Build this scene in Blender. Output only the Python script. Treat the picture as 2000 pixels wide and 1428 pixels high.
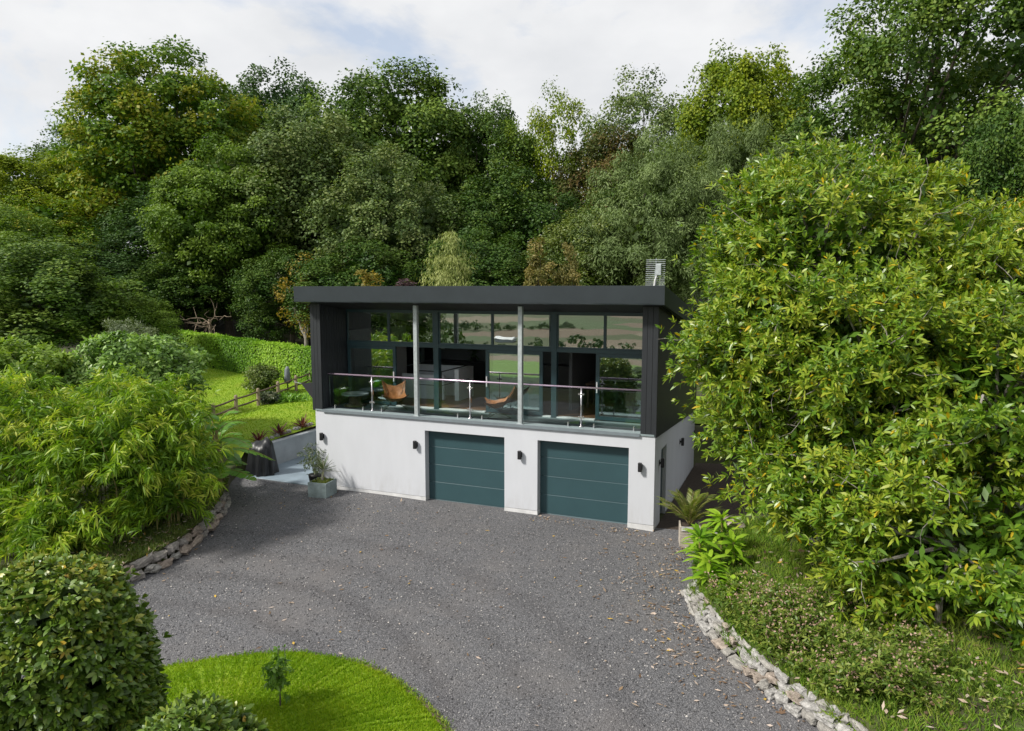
import bpy, math, random
import numpy as np
from mathutils import Vector

# ------------------------------------------------------------------ camera, world, sun, exposure
scn = bpy.context.scene
for o in list(bpy.data.objects):
    bpy.data.objects.remove(o)
COL = scn.collection
R = math.radians
CAM = np.array([3.227, -17.266, 6.04])
cam = bpy.data.cameras.new('camera')
cam.sensor_width = 36.0
cam.lens = 1377.3 / 2000 * 36
cam.clip_start = 0.1
cam.clip_end = 6000
camo = bpy.data.objects.new('camera', cam)
COL.objects.link(camo)
camo.location = CAM
camo.rotation_euler = (R(90 - 6.178), 0, R(22.258))
scn.camera = camo

SUN_EL, SUN_AZ = R(43), math.atan2(-0.72, -0.70)     # azimuth: direction towards the sun in the XY plane
sdir = Vector((math.cos(SUN_EL) * math.cos(SUN_AZ), math.cos(SUN_EL) * math.sin(SUN_AZ), math.sin(SUN_EL)))
sun = bpy.data.lights.new('sun', 'SUN')
sun.energy = 4.7
sun.angle = R(8)
sun.color = (1.0, 0.955, 0.88)
suno = bpy.data.objects.new('sun', sun)
COL.objects.link(suno)
suno.rotation_euler = sdir.to_track_quat('Z', 'Y').to_euler()

w = bpy.data.worlds.new('World')
scn.world = w
w.use_nodes = True
nt = w.node_tree
nt.nodes.clear()
wo = nt.nodes.new('ShaderNodeOutputWorld')
bg = nt.nodes.new('ShaderNodeBackground')
bg.inputs['Strength'].default_value = 0.1
sky = nt.nodes.new('ShaderNodeTexSky')
sky.sky_type = 'NISHITA'
sky.sun_disc = False
sky.sun_elevation = SUN_EL
sky.sun_rotation = math.pi / 2 - SUN_AZ
tc = nt.nodes.new('ShaderNodeTexCoord')
mp = nt.nodes.new('ShaderNodeMapping')
mp.inputs['Scale'].default_value = (1.0, 1.0, 1.9)
mp.inputs['Location'].default_value = (1.85, 0.7, 0.4)
n1 = nt.nodes.new('ShaderNodeTexNoise')
n1.inputs['Scale'].default_value = 4.2
n1.inputs['Detail'].default_value = 9
n1.inputs['Roughness'].default_value = 0.55
n1.inputs['Distortion'].default_value = 0.25
r1 = nt.nodes.new('ShaderNodeValToRGB')          # cloud cover
r1.color_ramp.elements[0].position = 0.33
r1.color_ramp.elements[0].color = (0.5, 0.5, 0.5, 1)
r1.color_ramp.elements[1].position = 0.47
r1.color_ramp.elements[1].color = (1, 1, 1, 1)
n2 = nt.nodes.new('ShaderNodeTexNoise')
n2.inputs['Scale'].default_value = 5.0
n2.inputs['Detail'].default_value = 7
r2 = nt.nodes.new('ShaderNodeValToRGB')          # cloud brightness
r2.color_ramp.elements[0].position = 0.32
r2.color_ramp.elements[0].color = (7.0, 7.15, 7.4, 1)
r2.color_ramp.elements[1].position = 0.66
r2.color_ramp.elements[1].color = (8.6, 8.65, 8.75, 1)
mx = nt.nodes.new('ShaderNodeMixRGB')
L = nt.links.new
L(tc.outputs['Generated'], mp.inputs['Vector'])
L(mp.outputs[0], n1.inputs['Vector'])
L(mp.outputs[0], n2.inputs['Vector'])
L(n1.outputs['Fac'], r1.inputs['Fac'])
L(n2.outputs['Fac'], r2.inputs['Fac'])
L(r1.outputs['Color'], mx.inputs['Fac'])
skm = nt.nodes.new('ShaderNodeMixRGB')
skm.blend_type = 'MULTIPLY'
skm.inputs['Fac'].default_value = 1
skm.inputs['Color2'].default_value = (1.7, 1.7, 1.7, 1)
L(sky.outputs[0], skm.inputs['Color1'])
L(skm.outputs[0], mx.inputs['Color1'])
L(r2.outputs['Color'], mx.inputs['Color2'])
L(mx.outputs[0], bg.inputs['Color'])
L(bg.outputs[0], wo.inputs['Surface'])

vs = scn.view_settings
vs.view_transform = 'Standard'
vs.look = 'None'
vs.exposure = 0.12
vs.gamma = 1.0
vs.use_curve_mapping = False
scn.render.engine = 'CYCLES'
scn.cycles.max_bounces = 5
scn.cycles.diffuse_bounces = 3
scn.cycles.transparent_max_bounces = 12

# ------------------------------------------------------------------ materials
MATS = {}


def mat(name, col, rough=0.7, metal=0.0, var=0.12, scale=6.0, bump=0.0, bscale=40.0, col2=None, spec=None, stretch=None):
    """plain surface: base colour with noise variation (towards col2 when given) and fine relief"""
    m = bpy.data.materials.new(name)
    m.use_nodes = True
    t = m.node_tree
    b = t.nodes['Principled BSDF']
    b.inputs['Roughness'].default_value = rough
    b.inputs['Metallic'].default_value = metal
    if spec is not None:
        b.inputs['Specular IOR Level'].default_value = spec
    tcn = t.nodes.new('ShaderNodeTexCoord')
    mpn = t.nodes.new('ShaderNodeMapping')
    if stretch:
        mpn.inputs['Scale'].default_value = stretch
    t.links.new(tcn.outputs['Object'], mpn.inputs['Vector'])
    no = t.nodes.new('ShaderNodeTexNoise')
    no.inputs['Scale'].default_value = scale
    no.inputs['Detail'].default_value = 6
    no.inputs['Roughness'].default_value = 0.62
    t.links.new(mpn.outputs[0], no.inputs['Vector'])
    cr = t.nodes.new('ShaderNodeValToRGB')
    c = np.array(col)
    a = c * (1 - var)
    bb = np.array(col2) if col2 is not None else c * (1 + var)
    cr.color_ramp.elements[0].position = 0.34
    cr.color_ramp.elements[1].position = 0.66
    cr.color_ramp.elements[0].color = (*a, 1)
    cr.color_ramp.elements[1].color = (*bb, 1)
    t.links.new(no.outputs['Fac'], cr.inputs['Fac'])
    t.links.new(cr.outputs['Color'], b.inputs['Base Color'])
    if bump:
        n3 = t.nodes.new('ShaderNodeTexNoise')
        n3.inputs['Scale'].default_value = bscale
        n3.inputs['Detail'].default_value = 4
        t.links.new(mpn.outputs[0], n3.inputs['Vector'])
        bm = t.nodes.new('ShaderNodeBump')
        bm.inputs['Strength'].default_value = bump
        bm.inputs['Distance'].default_value = 0.02
        t.links.new(n3.outputs['Fac'], bm.inputs['Height'])
        t.links.new(bm.outputs[0], b.inputs['Normal'])
    MATS[name] = m
    return m


def leafmat(name, cols, trans=0.3, rough=0.45, spec=0.4, accent=None, acc=0.97, cw=0.55):
    """foliage: each leaf and each bough picks its own colour; a few leaves take the accent colour"""
    m = bpy.data.materials.new(name)
    m.use_nodes = True
    t = m.node_tree
    b = t.nodes['Principled BSDF']
    b.inputs['Roughness'].default_value = rough
    b.inputs['Specular IOR Level'].default_value = spec
    a1 = t.nodes.new('ShaderNodeAttribute')
    a1.attribute_name = 'rnd'
    a2 = t.nodes.new('ShaderNodeAttribute')
    a2.attribute_name = 'clump'
    m1 = t.nodes.new('ShaderNodeMath')
    m1.operation = 'MULTIPLY'
    m1.inputs[1].default_value = 1 - cw
    m2 = t.nodes.new('ShaderNodeMath')
    m2.operation = 'MULTIPLY_ADD'
    m2.inputs[1].default_value = cw
    t.links.new(a1.outputs['Fac'], m1.inputs[0])
    t.links.new(a2.outputs['Fac'], m2.inputs[0])
    t.links.new(m1.outputs[0], m2.inputs[2])
    cr = t.nodes.new('ShaderNodeValToRGB')
    els = cr.color_ramp.elements
    while len(els) < len(cols):
        els.new(0.5)
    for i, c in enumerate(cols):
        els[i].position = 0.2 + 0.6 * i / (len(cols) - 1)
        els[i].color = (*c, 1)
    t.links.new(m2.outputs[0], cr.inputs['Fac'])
    out = cr.outputs['Color']
    if accent is not None:
        g = t.nodes.new('ShaderNodeMath')
        g.operation = 'GREATER_THAN'
        g.inputs[1].default_value = acc
        t.links.new(a1.outputs['Fac'], g.inputs[0])
        mxn = t.nodes.new('ShaderNodeMixRGB')
        t.links.new(g.outputs[0], mxn.inputs['Fac'])
        t.links.new(out, mxn.inputs['Color1'])
        mxn.inputs['Color2'].default_value = (*accent, 1)
        out = mxn.outputs[0]
    t.links.new(out, b.inputs['Base Color'])
    if trans > 0:
        tr = t.nodes.new('ShaderNodeBsdfTranslucent')
        hs = t.nodes.new('ShaderNodeMixRGB')
        hs.blend_type = 'MULTIPLY'
        hs.inputs['Fac'].default_value = 1
        hs.inputs['Color2'].default_value = (1.25, 1.35, 0.55, 1)
        t.links.new(out, hs.inputs['Color1'])
        t.links.new(hs.outputs[0], tr.inputs['Color'])
        ms = t.nodes.new('ShaderNodeMixShader')
        ms.inputs['Fac'].default_value = trans
        t.links.new(b.outputs[0], ms.inputs[1])
        t.links.new(tr.outputs[0], ms.inputs[2])
        t.links.new(ms.outputs[0], t.nodes['Material Output'].inputs['Surface'])
    MATS[name] = m
    return m


def glassmat(name, refl, tint, boost=1.0):
    m = bpy.data.materials.new(name)
    m.use_nodes = True
    t = m.node_tree
    t.nodes.remove(t.nodes['Principled BSDF'])
    tr = t.nodes.new('ShaderNodeBsdfTransparent')
    tr.inputs['Color'].default_value = (*tint, 1)
    gl = t.nodes.new('ShaderNodeBsdfGlossy')
    gl.inputs['Roughness'].default_value = 0.0
    gl.inputs['Color'].default_value = (0.95, 1.0, 1.0, 1)
    fr = t.nodes.new('ShaderNodeFresnel')
    fr.inputs['IOR'].default_value = 1.45
    ad = t.nodes.new('ShaderNodeMath')
    ad.operation = 'ADD'
    ad.use_clamp = True
    ad.inputs[1].default_value = refl
    t.links.new(fr.outputs[0], ad.inputs[0])
    tcn = t.nodes.new('ShaderNodeTexCoord')
    no = t.nodes.new('ShaderNodeTexNoise')            # panes are never dead flat
    no.inputs['Scale'].default_value = 1.1
    t.links.new(tcn.outputs['Object'], no.inputs['Vector'])
    bm = t.nodes.new('ShaderNodeBump')
    bm.inputs['Strength'].default_value = 0.05
    bm.inputs['Distance'].default_value = 0.02
    t.links.new(no.outputs['Fac'], bm.inputs['Height'])
    t.links.new(bm.outputs[0], gl.inputs['Normal'])
    ms = t.nodes.new('ShaderNodeMixShader')
    t.links.new(ad.outputs[0], ms.inputs[0])
    t.links.new(tr.outputs[0], ms.inputs[1])
    t.links.new(gl.outputs[0], ms.inputs[2])
    t.links.new(ms.outputs[0], t.nodes['Material Output'].inputs['Surface'])
    MATS[name] = m
    return m


mat('render_white', (0.55, 0.565, 0.60), 0.85, var=0.03, scale=1.6, bump=0.12, bscale=120, stretch=(1, 1, 0.35))
def weather(name, zlo, zhi, col):
    m_ = MATS[name]
    t_ = m_.node_tree
    b_ = t_.nodes['Principled BSDF']
    src = b_.inputs['Base Color'].links[0].from_socket
    tcn = t_.nodes.new('ShaderNodeTexCoord')
    sx = t_.nodes.new('ShaderNodeSeparateXYZ')
    t_.links.new(tcn.outputs['Object'], sx.inputs[0])
    mr = t_.nodes.new('ShaderNodeMapRange')
    mr.inputs['From Min'].default_value = zhi
    mr.inputs['From Max'].default_value = zlo
    t_.links.new(sx.outputs['Z'], mr.inputs['Value'])
    mp_ = t_.nodes.new('ShaderNodeMapping')
    mp_.inputs['Scale'].default_value = (3.0, 3.0, 0.8)
    t_.links.new(tcn.outputs['Object'], mp_.inputs['Vector'])
    no_ = t_.nodes.new('ShaderNodeTexNoise')
    no_.inputs['Scale'].default_value = 1.6
    no_.inputs['Detail'].default_value = 8
    no_.inputs['Roughness'].default_value = 0.7
    t_.links.new(mp_.outputs[0], no_.inputs['Vector'])
    rp = t_.nodes.new('ShaderNodeValToRGB')
    rp.color_ramp.elements[0].position = 0.42
    rp.color_ramp.elements[1].position = 0.75
    rp.color_ramp.elements[1].color = (0.5, 0.5, 0.5, 1)
    t_.links.new(no_.outputs['Fac'], rp.inputs['Fac'])
    mu = t_.nodes.new('ShaderNodeMath')
    mu.operation = 'MULTIPLY'
    t_.links.new(mr.outputs[0], mu.inputs[0])
    t_.links.new(rp.outputs['Color'], mu.inputs[1])
    mx_ = t_.nodes.new('ShaderNodeMixRGB')
    mx_.inputs['Color2'].default_value = (*col, 1)
    t_.links.new(mu.outputs[0], mx_.inputs['Fac'])
    t_.links.new(src, mx_.inputs['Color1'])
    t_.links.new(mx_.outputs[0], b_.inputs['Base Color'])


weather('render_white', 0.0, 0.75, (0.33, 0.31, 0.28))
mat('plinth', (0.60, 0.60, 0.60), 0.85, var=0.14, scale=3.0, bump=0.15, bscale=80)
mat('grey_render', (0.34, 0.37, 0.39), 0.8, var=0.10, scale=2.0, bump=0.1, bscale=80)
mat('coping', (0.33, 0.36, 0.38), 0.6, var=0.08)
mat('door_paint', (0.030, 0.070, 0.080), 0.42, var=0.05, scale=1.5)
mat('door_line', (0.12, 0.18, 0.20), 0.5, var=0.03)
mat('frame_paint', (0.028, 0.060, 0.070), 0.40, var=0.06)
mat('cladding', (0.017, 0.020, 0.024), 0.55, var=0.14, scale=3.0, stretch=(6, 6, 0.6))
mat('roof_metal', (0.028, 0.036, 0.042), 0.38, metal=0.1, var=0.12, scale=1.3, bump=0.05, bscale=2.0)
mat('soffit', (0.013, 0.014, 0.017), 0.6, var=0.1)
mat('galvanised', (0.44, 0.48, 0.49), 0.45, metal=0.35, var=0.14, scale=14.0)
mat('deck', (0.22, 0.27, 0.28), 0.55, var=0.10, scale=3.0)
mat('deck_trim', (0.17, 0.20, 0.22), 0.5, var=0.08)
mat('steel', (0.72, 0.70, 0.72), 0.22, metal=0.9, var=0.04)
mat('rail_steel', (0.80, 0.62, 0.78), 0.25, metal=0.75, var=0.05)  # pinkish tint is a reflection put into the rail's colour
mat('black_metal', (0.012, 0.012, 0.014), 0.45, var=0.1)
mat('lens', (0.05, 0.05, 0.055), 0.2, var=0.05)
mat('white_sill', (0.75, 0.75, 0.75), 0.5, var=0.04)
mat('floor_wood', (0.22, 0.115, 0.065), 0.45, var=0.25, scale=5, stretch=(1, 8, 1))
mat('room_wall', (0.30, 0.31, 0.32), 0.9, var=0.05)
mat('room_dark', (0.13, 0.135, 0.14), 0.8, var=0.08)
mat('half_wall', (0.74, 0.80, 0.83), 0.8, var=0.05)
mat('kitchen_dark', (0.02, 0.02, 0.022), 0.4, var=0.1)
mat('leather', (0.37, 0.145, 0.055), 0.42, var=0.28, scale=9, bump=0.3, bscale=26)
mat('black_cover', (0.009, 0.010, 0.012), 0.42, var=0.2, scale=4, bump=0.3, bscale=9)
mat('slate_pot', (0.20, 0.25, 0.25), 0.7, var=0.25, scale=5, bump=0.2, bscale=30)
mat('black_pot', (0.016, 0.015, 0.015), 0.4, var=0.1)
mat('soil', (0.045, 0.032, 0.022), 0.95, var=0.4, scale=14, bump=0.6, bscale=40)
mat('soil_dry', (0.12, 0.085, 0.055), 0.95, var=0.4, scale=9, bump=0.6, bscale=40)
mat('moss', (0.10, 0.14, 0.02), 0.95, var=0.4, scale=20, bump=0.6, bscale=60)
mat('pale_wood', (0.42, 0.37, 0.31), 0.85, var=0.25, scale=5, bump=0.3, bscale=30, stretch=(1, 1, 8))
mat('fence_wood', (0.30, 0.235, 0.165), 0.9, var=0.3, scale=6, bump=0.3, bscale=24)
mat('rail_wood', (0.12, 0.085, 0.06), 0.9, var=0.3, scale=6)
mat('bark', (0.085, 0.07, 0.055), 0.95, var=0.4, scale=5, bump=0.7, bscale=16, stretch=(3, 3, 0.7))
mat('bark_grey', (0.23, 0.21, 0.18), 0.95, var=0.4, scale=5, bump=0.6, bscale=16, stretch=(3, 3, 0.7))
mat('culm', (0.22, 0.19, 0.06), 0.6, var=0.35, scale=4)
mat('plastic_white', (0.7, 0.7, 0.7), 0.4, var=0.04)
mat('sail_cloth', (0.018, 0.018, 0.022), 0.8, var=0.1)
mat('grey_cloth', (0.16, 0.18, 0.20), 0.8, var=0.15, scale=6)
mat('patio', (0.21, 0.265, 0.31), 0.5, var=0.16, scale=1.4, bump=0.05, bscale=20)
mat('stone_a', (0.33, 0.315, 0.29), 0.92, var=0.45, scale=4, col2=(0.44, 0.42, 0.38), bump=0.9, bscale=22)
mat('stone_b', (0.38, 0.31, 0.25), 0.92, var=0.45, scale=4, col2=(0.46, 0.39, 0.33), bump=0.9, bscale=22)
mat('stone_c', (0.36, 0.35, 0.33), 0.92, var=0.5, scale=4, col2=(0.52, 0.505, 0.48), bump=0.9, bscale=22)
mat('stone_e', (0.27, 0.22, 0.18), 0.9, var=0.35, scale=5, bump=0.5, bscale=18)
mat('stone_d', (0.23, 0.21, 0.19), 0.9, var=0.35, scale=5, bump=0.5, bscale=18)
glassmat('pane_glass', 0.32, (0.82, 0.88, 0.88))
glassmat('rail_glass', 0.03, (0.84, 0.91, 0.90))

# ------------------------------------------------------------------ helpers
rng = np.random.default_rng(7)


def link(name, me, m, parent=None):
    o = bpy.data.objects.new(name, me)
    COL.objects.link(o)
    if m is not None and len(me.materials) == 0:
        me.materials.append(MATS[m])
    if parent is not None:
        o.parent = parent
    return o


def tag(o, label=None, cat=None, group=None, kind=None):
    for k, v in (('label', label), ('category', cat), ('group', group), ('kind', kind)):
        if v:
            o[k] = v
    return o


def thing(name, label, cat, loc=(0, 0, 0), group=None, rz=0.0):
    o = bpy.data.objects.new(name, None)
    COL.objects.link(o)
    o.location = loc
    o.rotation_euler = (0, 0, rz)
    o.empty_display_size = 0.2
    return tag(o, label, cat, group)


class MB:
    def __init__(s):
        s.v, s.f = [], []

    def add(s, vs_, fs):
        k = len(s.v)
        s.v += [tuple(map(float, p)) for p in vs_]
        s.f += [tuple(i + k for i in f) for f in fs]
        return s

    def box(s, x0, x1, y0, y1, z0, z1):
        return s.add([(x0, y0, z0), (x1, y0, z0), (x1, y1, z0), (x0, y1, z0), (x0, y0, z1), (x1, y0, z1), (x1, y1, z1), (x0, y1, z1)],
                     [(3, 2, 1, 0), (4, 5, 6, 7), (0, 1, 5, 4), (1, 2, 6, 5), (2, 3, 7, 6), (3, 0, 4, 7)])

    def bbox(s, x0, x1, y0, y1, z0, z1, b=0.01):
        """box with chamfered vertical and horizontal edges"""
        import itertools
        vs_ = []
        X, Y, Z = (x0, x1), (y0, y1), (z0, z1)
        idx = {}
        for i, j, k in itertools.product((0, 1), repeat=3):
            sx, sy, sz = (1 if i == 0 else -1) * b, (1 if j == 0 else -1) * b, (1 if k == 0 else -1) * b
            idx[i, j, k, 'x'] = len(vs_); vs_.append((X[i], Y[j] + sy, Z[k] + sz))
            idx[i, j, k, 'y'] = len(vs_); vs_.append((X[i] + sx, Y[j], Z[k] + sz))
            idx[i, j, k, 'z'] = len(vs_); vs_.append((X[i] + sx, Y[j] + sy, Z[k]))
        fs = []
        q = lambda *a: fs.append(tuple(idx[t] for t in a))
        for i in (0, 1):
            q((i, 0, 0, 'x'), (i, 1, 0, 'x'), (i, 1, 1, 'x'), (i, 0, 1, 'x'))
            q((0, i, 0, 'y'), (1, i, 0, 'y'), (1, i, 1, 'y'), (0, i, 1, 'y'))
            q((0, 0, i, 'z'), (1, 0, i, 'z'), (1, 1, i, 'z'), (0, 1, i, 'z'))
        for i in (0, 1):
            for j in (0, 1):
                q((i, j, 0, 'x'), (i, j, 1, 'x'), (i, j, 1, 'y'), (i, j, 0, 'y'))
                q((i, 0, j, 'x'), (i, 1, j, 'x'), (i, 1, j, 'z'), (i, 0, j, 'z'))
                q((0, i, j, 'y'), (1, i, j, 'y'), (1, i, j, 'z'), (0, i, j, 'z'))
        for i, j, k in itertools.product((0, 1), repeat=3):
            q((i, j, k, 'x'), (i, j, k, 'y'), (i, j, k, 'z'))
        return s.add(vs_, fs)

    def tube(s, pts, rads, n=8, cap=True):
        pts = [np.array(p, float) for p in pts]
        if np.isscalar(rads):
            rads = [rads] * len(pts)
        k = len(s.v)
        ref = np.array([0.13, 0.31, 0.94])
        for i, p in enumerate(pts):
            d = pts[min(i + 1, len(pts) - 1)] - pts[max(i - 1, 0)]
            d = d / (np.linalg.norm(d) + 1e-9)
            a = np.cross(d, ref)
            if np.linalg.norm(a) < 0.2:
                a = np.cross(d, [1, 0, 0])
            a /= np.linalg.norm(a)
            b = np.cross(d, a)
            for j in range(n):
                t = 2 * math.pi * j / n
                s.v.append(tuple(p + rads[i] * (a * math.cos(t) + b * math.sin(t))))
        for i in range(len(pts) - 1):
            for j in range(n):
                s.f.append((k + i * n + j, k + i * n + (j + 1) % n, k + (i + 1) * n + (j + 1) % n, k + (i + 1) * n + j))
        if cap:
            s.f.append(tuple(k + j for j in range(n))[::-1])
            e = k + (len(pts) - 1) * n
            s.f.append(tuple(e + j for j in range(n)))
        return s

    def build(s, name, m, parent=None, smooth=False, fix=True):
        me = bpy.data.meshes.new(name)
        me.from_pydata(s.v, [], s.f)
        if fix:
            import bmesh
            b = bmesh.new()
            b.from_mesh(me)
            bmesh.ops.recalc_face_normals(b, faces=b.faces)
            b.to_mesh(me)
            b.free()
        if smooth:
            me.polygons.foreach_set('use_smooth', [True] * len(me.polygons))
        return link(name, me, m, parent)


def npmesh(name, V, F, m, parent=None, attrs=None, smooth=False):
    """V (n,3); F list of index arrays (k,3)/(k,4) in face order groups"""
    me = bpy.data.meshes.new(name)
    me.vertices.add(len(V))
    me.vertices.foreach_set('co', np.ascontiguousarray(V, dtype=np.float32).ravel())
    loops = np.concatenate([f.ravel() for f in F]).astype(np.int32)
    tot = np.concatenate([np.full(len(f), f.shape[1]) for f in F]).astype(np.int32)
    start = np.concatenate([[0], np.cumsum(tot)[:-1]]).astype(np.int32)
    me.loops.add(len(loops))
    me.loops.foreach_set('vertex_index', loops)
    me.polygons.add(len(tot))
    me.polygons.foreach_set('loop_start', start)
    me.polygons.foreach_set('loop_total', tot)
    if smooth:
        me.polygons.foreach_set('use_smooth', np.ones(len(tot), bool))
    me.update(calc_edges=True)
    for k, val in (attrs or {}).items():
        a = me.attributes.new(k, 'FLOAT', 'FACE')
        a.data.foreach_set('value', np.ascontiguousarray(val, dtype=np.float32))
    return link(name, me, m, parent)


def nrm(a):
    return a / (np.linalg.norm(a, axis=-1, keepdims=True) + 1e-9)


def leaves(name, P, A, N, Ln, Wd, m, parent=None, rnd=None, clump=None, bent=False, droop=0.0):
    """one mesh of leaf blades: base P, axis A, face normal N, length, width"""
    n = len(P)
    A = nrm(A)
    N = nrm(N)
    S = nrm(np.cross(A, N))
    Ln = np.broadcast_to(np.asarray(Ln, float), (n,))[:, None]
    Wd = np.broadcast_to(np.asarray(Wd, float), (n,))[:, None]
    rnd = rng.random(n) if rnd is None else rnd
    clump = np.full(n, 0.5) if clump is None else clump
    Z = np.array([0, 0, 1.0])
    if not bent:
        V = np.stack([P, P + A * Ln * 0.45 + S * Wd * 0.5, P + A * Ln - Z * droop * Ln, P + A * Ln * 0.45 - S * Wd * 0.5], 1).reshape(-1, 3)
        b = np.arange(n)[:, None] * 4
        F = [b + np.array([[0, 1, 2, 3]])]
        at = {'rnd': rnd, 'clump': clump}
    else:
        d = lambda t: P + A * Ln * t - Z * (droop * t * t) * Ln
        p1, p2 = d(0.33), d(0.70)
        V = np.stack([P, p1 + S * Wd * 0.48, p1 - S * Wd * 0.48, p2 + S * Wd * 0.42, p2 - S * Wd * 0.42, d(1.0)], 1).reshape(-1, 3)
        b = np.arange(n)[:, None] * 6
        F = [b + np.array([[0, 1, 2]]), b + np.array([[2, 1, 3, 4]]), b + np.array([[4, 3, 5]])]
        at = {'rnd': np.tile(rnd, 3), 'clump': np.tile(clump, 3)}
    return npmesh(name, V, F, m, parent, at)


def rdir(n, r=rng):
    return nrm(r.normal(size=(n, 3)))


def lobe_pts(lobes, n, r, lo=0.75, hi=1.02, zmin=-0.65, overlap=0.72):
    """points near the outside of a union of ellipsoids, with outward directions"""
    lob = np.array(lobes, float)
    ar = (lob[:, 3] * lob[:, 4] + lob[:, 3] * lob[:, 5] + lob[:, 4] * lob[:, 5])
    out_p, out_d = [], []
    have = 0
    while have < n:
        k = r.choice(len(lob), size=n * 2, p=ar / ar.sum())
        d = rdir(n * 2, r)
        p = lob[k, :3] + d * lob[k, 3:6] * r.uniform(lo, hi, (n * 2, 1))
        ok = d[:, 2] > zmin + r.uniform(-0.25, 0.25, n * 2)
        for i in range(len(lob)):
            q = np.linalg.norm((p - lob[i, :3]) / lob[i, 3:6], axis=1)
            ok &= (q > overlap) | (k == i)
        out_p.append(p[ok])
        out_d.append(nrm(d / lob[k, 3:6])[ok])
        have += int(ok.sum())
    return np.concatenate(out_p)[:n], np.concatenate(out_d)[:n]


def crown(name, lobes, m, parent, nclump=90, cr=1.2, nleaf=280, ll=0.3, lw=0.2, seed=1, flat=0.62, up=0.55, hang=0.15, zmin=-0.65,
          core=500, corel=1.0, tips=0.12, lo=0.72):
    r = np.random.default_rng(seed)
    C, D = lobe_pts(lobes, nclump, r, lo, 1.03, zmin)
    crr = cr * r.uniform(0.55, 1.25, nclump)
    cv = r.random(nclump)
    k = np.repeat(np.arange(nclump), nleaf)
    n = len(k)
    o = rdir(n, r)
    o[:, 2] = np.where((o[:, 2] < -0.35) & (r.random(n) < 0.45), -o[:, 2], o[:, 2])
    rad = r.uniform(0.25, 1, n) ** 0.55
    # broken outline: some leaves ride out on twigs
    rad *= np.where(r.random(n) < tips, r.uniform(1.0, 1.45, n), 1.0)
    off = o * rad[:, None] * crr[k][:, None]
    off[:, 2] *= flat
    P = C[k] + off
    N = nrm(o * 0.55 + D[k] * 0.35 + np.array([0, 0, up]) + r.normal(size=(n, 3)) * 0.42)
    A = nrm(np.cross(N, rdir(n, r)) + o * 0.4 - np.array([0, 0, hang]))
    sz = r.uniform(0.6, 1.25, n)
    rn = r.random(n)
    cl = np.clip(cv[k] + r.normal(size=n) * 0.06, 0, 1)
    L_, W_ = ll * sz, lw * sz
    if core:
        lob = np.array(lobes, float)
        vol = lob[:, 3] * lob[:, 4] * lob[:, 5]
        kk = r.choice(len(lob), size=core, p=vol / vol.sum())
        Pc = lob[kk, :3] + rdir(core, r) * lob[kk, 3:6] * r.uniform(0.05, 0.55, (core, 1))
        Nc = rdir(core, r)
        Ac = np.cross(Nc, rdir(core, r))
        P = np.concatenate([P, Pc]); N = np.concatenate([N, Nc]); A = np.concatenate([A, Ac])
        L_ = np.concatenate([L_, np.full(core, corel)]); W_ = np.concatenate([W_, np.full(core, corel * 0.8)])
        rn = np.concatenate([rn, r.random(core) * 0.3]); cl = np.concatenate([cl, r.random(core) * 0.3])  # added core blocks light through the crown, inner shade put into its dark tones
    return leaves(name, P, A, N, L_, W_, m, parent, rn, cl)


def sprays(name, P, D, k, L_, W_, m, parent, r, spread=1.0, droop=0.3, back=0.15, jit=0.25, clump=None, up=0.0):
    """whorls of k leaves at shoot tips P pointing along D"""
    n = len(P)
    D = nrm(D)
    e1 = nrm(np.cross(D, rdir(n, r)))
    e2 = np.cross(D, e1)
    idx = np.repeat(np.arange(n), k)
    a = np.tile(np.arange(k) * 2.39996, n) + np.repeat(r.uniform(0, 6.28, n), k) + r.normal(size=n * k) * 0.2
    th = spread * (0.35 + 0.65 * np.tile((np.arange(k) + 0.5) / k, n)) + r.normal(size=n * k) * jit
    rad = e1[idx] * np.cos(a)[:, None] + e2[idx] * np.sin(a)[:, None]
    A = D[idx] * np.cos(th)[:, None] + rad * np.sin(th)[:, None] + np.array([0, 0, up])
    A = nrm(A)
    N = nrm(D[idx] * np.sin(th)[:, None] - rad * np.cos(th)[:, None] + r.normal(size=(n * k, 3)) * 0.22)
    base = P[idx] - D[idx] * (back * np.tile((np.arange(k)) / k, n) * L_)[:, None]
    sz = r.uniform(0.65, 1.2, n * k)
    cl = np.repeat(r.random(n) if clump is None else clump, k)
    return leaves(name, base, A, N, L_ * sz, W_ * sz, m, parent, r.random(n * k), cl, True, droop)


def tree_limbs(mb, h, r0, tips, r, n=8, lean=0.0, fork=0.3):
    """tapered trunk to height h plus limbs that rise to the given points"""
    pts = [np.array([lean * t * t * h + (0.02 * h) * math.sin(3 * t + 1) - 0.02 * h * math.sin(1), 0.015 * h * math.sin(4 * t), t * h]) for t in np.linspace(0, 1, 7)]
    pts[0][2] -= 0.3
    mb.tube(pts, [r0 * (1.35 if i == 0 else 1 - 0.75 * i / 6) for i in range(7)], n)
    for tp in tips:
        tp = np.array(tp)
        t = np.clip(fork + 0.35 * r.random(), 0, 0.85)
        j = t * 6
        b = pts[int(j)] * (1 - j % 1) + pts[min(int(j) + 1, 6)] * (j % 1)
        mid = (b + tp) / 2 + np.array([r.normal() * 0.05 * h, r.normal() * 0.05 * h, 0.04 * h])
        mb.tube([b, (b + mid) / 2 + r.normal(size=3) * 0.02 * h, mid, tp], [r0 * 0.42, r0 * 0.32, r0 * 0.22, r0 * 0.07], 6)
    return mb


# ------------------------------------------------------------------ terrain
def ss(x, a, b):
    t = np.clip((np.asarray(x, float) - a) / (b - a), 0, 1)
    return t * t * (3 - 2 * t)


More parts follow.
